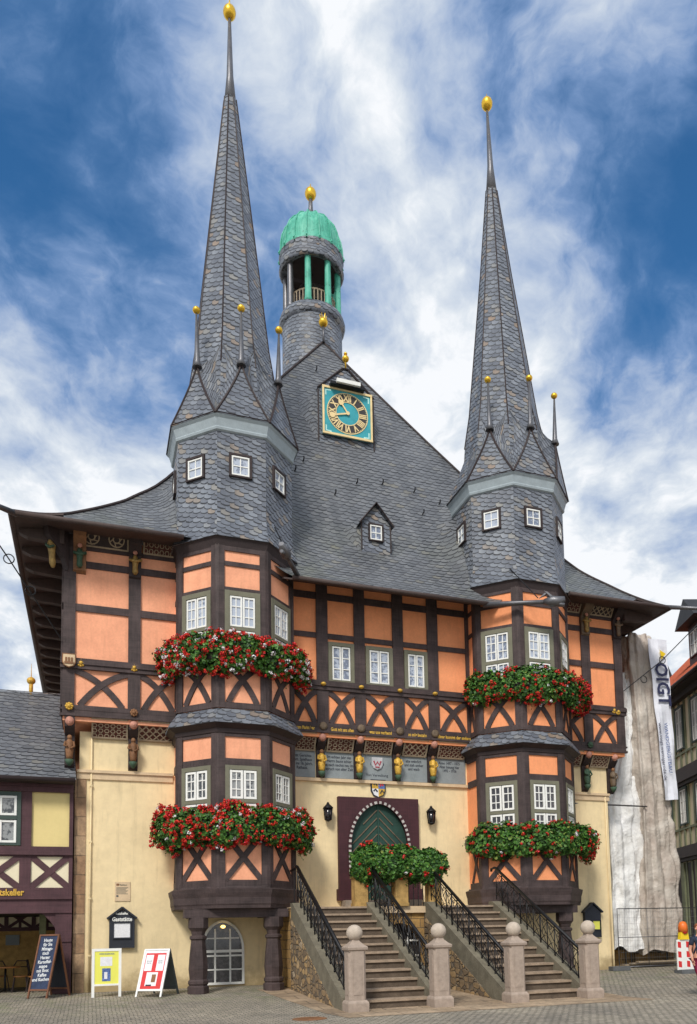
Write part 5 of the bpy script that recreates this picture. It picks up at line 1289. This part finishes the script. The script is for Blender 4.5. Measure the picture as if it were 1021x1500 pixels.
t.build('court_timber', 'timber_purple', LB)
for x, y in ((-1.35, 2.6), (-.95, 3.4)):
    m = MB(); m.box((x-.09, y-.09, 0), (x+.09, y+.09, 2.25)); m.build('passage_column', 'pale_green_timber', LB)
m = MB(); rect(m, fb, -2.55, -2.15, 1.35, 1.68, 0, .03); pq = m.build('court_plaque', 'plaque_grey', LB)
def chair(x, y, rz, label, src=None):
    if src:
        c = copy_tree(src); c.location = (x, y, gz(y)); c.rotation_euler[2] = rz; c['label'] = label; return c
    e = empty('cafe_chair', (x, y, 0), label, 'chair', 'cafe chairs in the passage')
    m = MB(); m.lathe([(.20, .43), (.21, .45), (.20, .47)], (x, y, 0), 12); m.build('seat', 'seat_wood', e)
    m = MB(); m.tube([(x-.19, y+.17, .45), (x-.2, y+.22, .75), (x-.12, y+.24, .9), (x+.12, y+.24, .9), (x+.2, y+.22, .75), (x+.19, y+.17, .45)], .018, 6); m.tube([(x-.17, y+.23, .72), (x+.17, y+.23, .72)], .015, 5); m.build('backrest', 'timber_dark', e)
    for a in (-1, 1):
        for b in (-1, 1): m = MB(); m.tube([(x+a*.15, y+b*.15, .44), (x+a*.21, y+b*.2, 0)], .015, 5); m.build('leg', 'timber_dark', e)
    return e
c0 = chair(-1.9, 2.2, 0, 'cafe chair at the left of the passage, nearest the frame edge')
chair(-2.5, 2.9, R(170), 'cafe chair on the far side of the left table in the passage', c0); chair(-1.55, 3.2, R(100), 'cafe chair between the two tables in the passage', c0); chair(-1.45, 1.7, R(-60), 'dark cafe chair directly behind the chalkboard sign', c0)
def table(x, y, label):
    e = empty('cafe_table', (x, y, 0), label, 'table', 'cafe tables in the passage'); m = MB(); m.lathe([(.38, .70), (.40, .72), (.40, .745), (.38, .75)], (x, y, 0), 20); m.build('tabletop', 'seat_wood', e)
    m = MB(); m.tube([(x, y, 0.02), (x, y, .71)], .03, 6)
    for k in range(3): m.tube([(x, y, .08), (x+.3*math.cos(k*2.1), y+.3*math.sin(k*2.1), .01)], .02, 5)
    m.build('pedestal', 'dark_iron', e)
table(-2.3, 2.2, 'round wooden cafe table at the left edge of the passage'); table(-1.25, 4.1, 'round cafe table at the back of the passage')
# ------------------------------------------------------------------ building works on the right
def wrapped(name, secs, mat, label, seed):
    """secs: (z, x0, x1, y0, y1) a sheet wrapped round a scaffold tower"""
    rnd = random.Random(seed); m = MB(); n = 96; rows = []
    H = secs[-1][0]-secs[0][0]; nz_ = int(H/.09)
    ph = [rnd.uniform(0, 6) for _ in range(12)]
    for j in range(nz_+1):
        z = secs[0][0]+H*j/nz_
        for i in range(len(secs)-1):
            if z <= secs[i+1][0]+1e-6: break
        k = (z-secs[i][0])/(secs[i+1][0]-secs[i][0]); x0, x1, y0, y1 = [secs[i][c]*(1-k)+secs[i+1][c]*k for c in range(1, 5)]
        row = []
        for q_ in range(n):
            a = q_/n*4; s = int(a); t_ = a-s
            p = [(x0+(x1-x0)*t_, y0), (x1, y0+(y1-y0)*t_), (x1-(x1-x0)*t_, y1), (x0, y1-(y1-y0)*t_)][s]
            c = ((x0+x1)/2, (y0+y1)/2); dx, dy = p[0]-c[0], p[1]-c[1]; l = math.hypot(dx, dy)
            w = .03*math.sin(z*1.3+q_*.245+ph[0])+.016*math.sin(z*3.1-q_*.43+ph[1])+.05*math.sin(q_*.7+ph[2]+z*.25)+.025*math.sin(q_*1.57+ph[3]-z*.4)+.010*math.sin(z*9+q_*1.2)
            sag = -.05*abs(math.sin((z+ph[4])*1.57))**.6
            from mathutils import noise as mn
            pq_ = V((p[0]*1.1, p[1]*1.1, z*.9)); w += .11*mn.noise(pq_+V((seed, 0, 0)))+.07*mn.noise(pq_*2.7)+.05*abs(mn.noise(pq_*V((5, 5, 2.2)) if False else V((pq_.x*4, pq_.y*4, pq_.z*5+pq_.x*4))))
            rad = 1+(w+sag)/l
            row.append(V((c[0]+dx*rad, c[1]+dy*rad, z+.05*math.sin(q_*.38+ph[5])+(.10*math.sin(q_*.27+ph[6]) if j in (0,) else 0))))
        rows.append(row)
    for a, b in zip(rows, rows[1:]):
        for q_ in range(n): m.face([a[q_], a[(q_+1) % n], b[(q_+1) % n], b[q_]], None, None, True)
    m.face(rows[-1]); return tag(m.build(name, mat), label, 'tarpaulin')
wrapped('tarpaulin', [(.65, 17.95, 19.2, 1.2, 2.6), (3, 18.0, 19.35, 1.2, 2.6), (6.2, 17.95, 19.4, 1.2, 2.6), (7.4, 18.35, 19.4, 1.2, 2.6), (9.0, 18.85, 19.4, 1.25, 2.6), (11.2, 18.95, 19.4, 1.3, 2.6)], 'tarp_white', 'white tarpaulin wrapped round scaffolding against the town hall corner', 3)
wrapped('tarpaulin', [(.55, 19.25, 20.65, .9, 2.5), (2.6, 19.2, 20.9, .85, 2.5), (5.6, 19.3, 20.6, .9, 2.5), (9, 19.2, 20.55, .9, 2.5), (12.0, 19.1, 20.35, .95, 2.5), (12.75, 19.2, 20.3, 1.1, 2.3)], 'tarp_beige', 'tall dirty beige tarpaulin round scaffolding behind the vertical banner', 8)
# vertical banner
def banner():
    a, b, c, d = V((19.72, .70, 12.45)), V((20.56, .70, 12.45)), V((20.72, .68, 6.25)), V((20.12, .68, 6.2))
    m = MB(); n = 24; off = V((0, -.012, 0)); rows = []
    for j in range(n+1):
        k = j/n; l = a+(d-a)*k; r = b+(c-b)*k; rows.append([l+(r-l)*(i/6)+V((0, .03*math.sin(k*19+i*.9)+.02*math.sin(i*1.6+k*5), 0)) for i in range(7)])
    for p, q_ in zip(rows, rows[1:]):
        for i in range(6):
            m.face([p[i], q_[i], q_[i+1], p[i+1]], None, None, True); m.face([v-off for v in (p[i+1], q_[i+1], q_[i], p[i])], None, None, True)
    o = tag(m.build('banner', 'banner_white', merge=False), 'long white vertical banner with dark blue OIGT lettering on the beige tarpaulin', 'banner')
    v = (a-d).normalized(); lean_f = F(d, (c-d).normalized(), (0, -1, 0))
    down = -v; f = F(a+V((.20, -.085, -.95)), down, (0, -1, 0), V((0, -1, 0)).cross(down))
    text(o, 'lettering', 'OIGT', .80, f, 0, 0, 'banner_blue', align='LEFT', n=0, ext=.003, sx=.88, bold=.018)
    f2 = F(a+V((.22, -.085, -3.3)), down, (0, -1, 0), V((0, -1, 0)).cross(down)); text(o, 'lettering', 'www.voigt-wernigerode.de', .20, f2, .0, .0, 'banner_blue', align='LEFT', n=0, ext=.002)
    text(o, 'lettering', 'WANDGERÜSTBAU', .22, f2, .0, .26, 'poster_blue', align='LEFT', n=0, ext=.002)
    m = MB(); m.prism([a+V((.45, -.09, -.45)), a+V((.72, -.09, -.58)), a+V((.5, -.09, -.82))], (0, -.004, 0), 'warning_yellow'); m.build('emblem', 'warning_yellow', o)
banner()
m = MB()
for x in (17.75, 18.9, 19.15, 20.8): m.tube([(x, 1.9, 0), (x, 1.9, 12.4)], .035, 6)
for z in (.9, 2.9, 4.9, 6.9, 8.9, 10.9): m.tube([(17.6, 1.95, z), (21.0, 1.95, z)], .03, 6)
m.tube([(15.35, .33, 5.88), (19.4, .85, 5.96)], .03, 6)
tag(m.build('scaffold_tube', 'grey_metal'), 'steel scaffold tubes holding the tarpaulins beside the town hall', 'scaffolding')
# unfinished masonry below the sheets
m = MB(); m.box((17.55, 2.7, 0), (21.6, 3.2, 11)); m.box((17.6, 2.0, 0), (19.3, 2.6, .62)); m.box((19.4, 2.0, 0), (21.2, 2.55, .45)); tag(m.build('construction_wall', 'ochre_wall'), 'rough ochre masonry wall under repair below the tarpaulins', 'wall')
m = MB()
for i in range(4): m.box((18.0+i*.15, 1.1-i*.2, .02+i*.055), (20.2+i*.1, 1.3-i*.2, .07+i*.055))
tag(m.build('timber_planks', 'lattice_wood'), 'loose planks lying on the ground behind the mesh fence', 'planks')
# mesh fence
def fence_panel(x0, label, src=None, y=-.2):
    if src:
        c = copy_tree(src); c.location.x = x0; c['label'] = label; return c
    e = empty('mesh_fence', (x0, y, 0), label, 'fence', 'construction fence panels'); L = 3.5; z0, z1 = .10, 2.12; x1 = x0+L
    m = MB(); m.tube([(x0, y, .02), (x0, y, z1), (x1, y, z1), (x1, y, .02)], .022, 6); m.tube([(x0, y, z0), (x1, y, z0)], .018, 6); m.tube([(x0, y, 1.12), (x1, y, 1.12)], .016, 6); m.tube([(x0+1.25, y, z0), (x0+1.25, y, z1)], .012, 6); m.build('fence_frame', 'grey_metal', e)
    m = MB()
    for i in range(34): m.tube([(x0+.1*(i+1), y, z0), (x0+.1*(i+1), y, z1)], .0028, 3, cap=False)
    for i in range(10): m.tube([(x0, y, z0+.2*(i+.5)), (x1, y, z0+.2*(i+.5))], .003, 3, cap=False)
    m.build('fence_mesh', 'zinc', e)
    m = MB(); m.prism([(x0-.36, y-.14, -.02), (x0+.36, y-.14, -.02), (x0+.36, y+.14, -.02), (x0-.36, y+.14, -.02)], (0, 0, .15)); m.build('fence_foot', 'concrete', e)
    return e
f0 = fence_panel(17.12, 'galvanised mesh fence panel in front of the tarpaulins'); fence_panel(20.68, 'galvanised mesh fence panel at the right edge of the photo', f0)
# barrier board with lamp
e = empty('barrier_board', (18.45, -2, gz(-2)), 'red and white striped barrier board beside the mesh fence', 'barrier')
m = MB(); m.box((18.12, -2.03, .02), (18.78, -1.99, 1.02)); m.build('board', 'white_paint', e)
f = F((0, -2.03, 0), (1, 0, 0), (0, -1, 0)); m = MB()
for z in (.10, .42, .74):
    for x in (18.16, 18.50): m.prism([f.p(x, z+.02, 0), f.p(x+.13, z, 0), f.p(x+.13, z+.20, 0), f.p(x, z+.22, 0)], f.n*.004)
m.build('red_stripes', 'red_paint', e)
m = MB(); m.box((18.15, -2.2, gz(-2)-.01), (18.75, -1.8, .03)); m.build('foot', 'concrete', e)
e = empty('warning_lamp', (18.42, -2, 1.02), 'yellow warning lamp with a red lens standing on the barrier board', 'warning lamp')
m = MB(); m.prism([(18.24, -2.08, 1.02), (18.60, -2.08, 1.02), (18.56, -2.08, 1.28), (18.28, -2.08, 1.28)], (0, .14, 0)); m.build('housing', 'warning_yellow', e)
m = MB(); m.lathe([(.17, 1.28), (.15, 1.5), (.10, 1.60), (.001, 1.63)], (18.42, -2.01, 0), 12); m.build('lamp_head', 'warning_orange', e)
m = MB(); m.lathe([(.10, 0), (.10, .03), (.05, .06), (.001, .065)], (0, 0, 0), 12)
m.v = [V((18.42+v.x, -2.10-v.z, 1.30+v.y)) for v in m.v]; m.build('lens', 'red_paint', e)
# ------------------------------------------------------------------ green timbered house to the right
GB = empty('green_timbered_house', (27, 9, 0), 'green and cream timbered house with red tiled roof at the right edge', 'building')
du = V((.314, .949, 0)); nn = V((-du.y, du.x, 0)); f = F((26, 8.64, 0), du, nn); S0, S1 = -14, 3
m = MB(); m.prism([f.p(S0, 0, 0), f.p(S1, 0, 0), f.p(S1, 0, -9), f.p(S0, 0, -9)], (0, 0, 12.2)); m.build('wall', 'pale_panel', GB)
t = MB(); t2 = MB(); s = S0
for z0, z1 in ((4.5, 5.0), (7.9, 8.5), (11.6, 12.1)): rect(t2, f, S0, S1, z0, z1, 0, .28)
for z0, z1 in ((4.35, 4.5), (7.75, 7.9)): rect(t2, f, S0, S1, z0, z1, 0, .16)
while s < S1:
    rect(t, f, s, s+.16, 0, 12.1, 0, .05); s += .62
for z in (5.9, 9.3): rect(t, f, S0, S1, z-.1, z, 0, .06)
t.build('timber_frame', 'pale_green_timber', GB); t2.build('floor_beam', 'timber_dark', GB)
s = S0+.75
while s < S1-1:
    window(GB, f, s, s+.92, 6.0, 7.7, rows=3, cols=2, pane='pane_brown', frame='green_frame', b=.10, n=.06); window(GB, f, s, s+.92, 9.4, 11.4, rows=3, cols=2, pane='pane_brown', frame='green_frame', b=.10, n=.06); s += 1.86
m = MB(); rect(m, f, S0, S1, .0, 4.3, 0, .02); m.build('shop_front', 'timber_dark', GB)
m = MB(); s = S0+.3
while s < S1: rect(m, f, s, s+.22, 0, 4.3, 0, .10); s += 1.5
m.build('shop_post', 'pale_green_timber', GB)
m = MB(); m.face([f.p(S0-.4, 12.0, .7), f.p(S1+.4, 12.0, .7), f.p(S1+.4, 17.0, -4.5), f.p(S0-.4, 17.0, -4.5)]); m.face([f.p(S0-.4, 17.0, -4.5), f.p(S1+.4, 17.0, -4.5), f.p(S1+.4, 12, -9.5), f.p(S0-.4, 12, -9.5)]); m.face([f.p(S1, 12.1, 0), f.p(S1, 12.1, -9), f.p(S1, 17, -4.5)], 'pale_panel'); rf = m.build('roof', 'red_tile', GB)
m = MB(); i = 0
while S0+i*.28 < S1: a = S0+i*.28; m.tube([f.p(a, 12.06, .7), f.p(a, 17.05, -4.5)], .06, 5); i += 1
m.build('roof_tile_rolls', 'red_tile', rf)
m = MB(); m.tube([f.p(S0-.4, 11.95, .8), f.p(S1+.4, 11.95, .8)], .08, 6); rect(m, f, S0, S1, 11.85, 12.0, 0, .7); m.build('gutter', 'timber_dark', GB)
for s in (-5.6, -9.0):
    m = MB(); m.prism([f.p(s-.7, 12.6, .0), f.p(s+.7, 12.6, .0), f.p(s+.7, 14.6, .0), f.p(s-.7, 14.6, .0)], nn*-3); dmr = m.build('roof_dormer', 'brown_window', GB)
    m = MB(); m.prism([f.p(s-1.1, 14.55, .45), f.p(s+1.1, 14.55, .45), f.p(s, 15.6, .45)], nn*-4); m.build('dormer_roof', 'black_roof', dmr)
    window(GB, F(f.p(0, 0, .0), du, nn), s-.5, s+.5, 13.1, 14.3, rows=2, cols=2, pane='pane_brown', frame='brown_window', b=.08)
BH = empty('dark_roofed_house', (33, 14, 0), 'house with black standing seam roof behind the beige tarpaulin', 'building')
m = MB(); m.box((26.3, 18, 0), (36, 26, 14.2)); m.build('wall', 'pale_panel', BH)
m = MB(); m.face([(26.0, 17.6, 13.8), (36.3, 17.6, 13.8), (36.3, 20.2, 19.6), (26.0, 20.2, 18.6)]); m.face([(26, 20.2, 18.6), (36.3, 20.2, 19.6), (36.3, 26.4, 13.8), (26, 26.4, 13.8)]); m.face([(26, 17.6, 13.8), (26, 20.2, 18.6), (26, 26.4, 13.8)]); r_ = m.build('roof', 'black_roof', BH)
m = MB()
for i in range(26): x = 26.1+i*.4; m.beam((x, 17.58, 13.85), (x, 20.15, 18.65+(x-26)*.097), .05, .08)
m.build('roof_seams', 'black_roof', r_)
# manhole cover
m = MB(); m.lathe([(.36, gz(-7.6)+.001), (.36, gz(-7.6)+.012), (.33, gz(-7.6)+.014), (.001, gz(-7.6)+.014)], (4.25, -7.6, 0), 24)
for i in range(7): m.box((4.0, -7.83+i*.07, gz(-7.6)+.014), (4.5, -7.80+i*.07, gz(-7.6)+.019))
tag(m.build('manhole_cover', 'carved_brown'), 'round iron manhole cover in the cobbles left of the stairs', 'manhole cover')
# ------------------------------------------------------------------ passer-by
def skin_body(name, joints, edges, mat, parent, root=0, sub=2):
    me = bpy.data.meshes.new(name); me.from_pydata([j[:3] for j in joints], edges, []); o = bpy.data.objects.new(name, me); SC.collection.objects.link(o)
    md = o.modifiers.new('s', 'SKIN'); md.use_smooth_shade = True
    for v, j in zip(me.skin_vertices[0].data, joints): v.radius = (j[3], j[4] if len(j) > 4 else j[3])
    me.skin_vertices[0].data[root].use_root = True
    o.modifiers.new('b', 'SUBSURF').levels = sub; o.modifiers['b'].render_levels = sub
    bpy.context.view_layer.update(); m2 = bpy.data.meshes.new_from_object(o.evaluated_get(bpy.context.evaluated_depsgraph_get()))
    o.modifiers.clear(); o.data = m2; m2.materials.clear(); m2.materials.append(MAT[mat])
    for p in m2.polygons: p.use_smooth = True
    o.parent = parent; o.matrix_parent_inverse = parent.matrix_basis.inverted(); return o
def person():
    x, y, z = 14.30, -7.6, gz(-7.6); s = 1.0
    e = empty('person', (x, y, z), 'person in a navy top and burgundy trousers walking past at the right edge', 'person')
    def J(a, b, c, r, r2=None): return (x+b, y+a, z+c*.985, r, r2 or r)
    # facing left (-x): x = forward is negative
    j = [J(0, 0, .98, .13, .16), J(0, 0, 1.18, .11, .15), J(-.02, 0, 1.40, .12, .17), J(-.02, 0, 1.52, .055), J(-.05, 0, 1.60, .05), J(-.06, 0, 1.70, .095, .085), J(-.05, 0, 1.78, .08),
         J(-.02, -.19, 1.43, .055), J(.02, -.25, 1.16, .042), J(-.08, -.27, .93, .032), J(-.10, -.27, .86, .03, .02),
         J(-.02, .19, 1.43, .055), J(-.02, .25, 1.16, .042), J(-.16, .24, .95, .032), J(-.19, .24, .88, .03, .02),
         J(-.02, -.10, .86, .095), J(-.14, -.10, .50, .06), J(-.20, -.10, .10, .042), J(-.30, -.10, .05, .035),
         J(.02, .10, .86, .095), J(.04, .10, .50, .06), J(.20, .10, .14, .042), J(.12, .10, .05, .035)]
    E = [(0, 1), (1, 2), (2, 3), (3, 4), (4, 5), (5, 6), (2, 7), (7, 8), (8, 9), (9, 10), (2, 11), (11, 12), (12, 13), (13, 14), (0, 15), (15, 16), (16, 17), (17, 18), (0, 19), (19, 20), (20, 21), (21, 22)]
    b = skin_body('body', j, E, 'skin', e)
    for hx, hy, hz in ((-.10, -.27, .86), (-.19, .24, .88)):
        for k, (dx, L) in enumerate(((-.03, .075), (-.01, .085), (.01, .08), (.03, .065))):
            skin_body('finger', [J(hx+dx, hy, hz-.02, .011), J(hx+dx-.005, hy+.01, hz-.02-L*.5, .010), J(hx+dx-.02, hy+.02, hz-.02-L, .008)], [(0, 1), (1, 2)], 'skin', b, sub=1)
        skin_body('thumb', [J(hx-.03, hy, hz+.03, .012), J(hx-.055, hy, hz, .011), J(hx-.06, hy+.01, hz-.03, .009)], [(0, 1), (1, 2)], 'skin', b, sub=1)
    top = [J(0, 0, .94, .16, .20), J(0, 0, 1.18, .135, .175), J(-.02, 0, 1.42, .14, .19), J(-.02, 0, 1.50, .07), J(-.02, -.19, 1.44, .075), J(0, -.235, 1.26, .065), J(-.02, .19, 1.44, .075), J(-.02, .235, 1.26, .065)]
    skin_body('shirt', top, [(0, 1), (1, 2), (2, 3), (2, 4), (4, 5), (2, 6), (6, 7)], 'navy_cloth', e)
    tr = [J(0, 0, .99, .15, .17), J(-.02, -.10, .84, .12), J(-.14, -.10, .50, .085), J(-.20, -.10, .16, .07), J(.02, .10, .84, .12), J(.04, .10, .50, .085), J(.19, .10, .20, .07)]
    skin_body('trousers', tr, [(0, 1), (1, 2), (2, 3), (0, 4), (4, 5), (5, 6)], 'burgundy_cloth', e)
    h = [J(-.02, 0, 1.74, .10), J(.0, 0, 1.80, .085), J(.05, 0, 1.68, .07)]; skin_body('hair', h, [(0, 1), (1, 2)], 'hair', e)
    c = V((x, y-.06, z))
    m = MB(); m.tube([c+V((0, -.085, 1.685)), c+V((0, -.122, 1.65)), c+V((0, -.09, 1.635))], [.012, .018, .012], 6); m.build('nose', 'skin', b)
    for sy in (-1, 1):
        m = MB(); m.ball(c+V((sy*.034, -.085, 1.685)), .012, n=8); m.build('eye', 'ink', b)
        m = MB(); m.ball(c+V((sy*.088, .01, 1.665)), .028, n=8); m.build('ear', 'skin', b)
    m = MB(); m.tube([c+V((-.026, -.086, 1.605)), c+V((0, -.094, 1.602)), c+V((.026, -.086, 1.605))], .008, 5); m.build('mouth', 'red_paint', b)
    for a, yy in ((-.26, -.10), (.15, .10)): skin_body('shoe', [J(a+.05, yy, .06, .05), J(a-.08, yy, .045, .045), J(a-.14, yy, .035, .03)], [(0, 1), (1, 2)], 'board_black', e, sub=1)
    m = MB(); bag = skin_body('backpack', [J(.20, 0, 1.05, .12, .14), J(.20, 0, 1.28, .11, .14), J(.17, 0, 1.40, .07, .10)], [(0, 1), (1, 2)], 'blue_cloth', None or e)
    m.tube([(x-.12, y+.12, z+1.40), (x-.13, y-.04, z+1.50), (x-.12, y-.15, z+1.34), (x-.16, y-.02, z+1.06)], .022, 6); m.build('strap', 'blue_cloth', bag)
person()
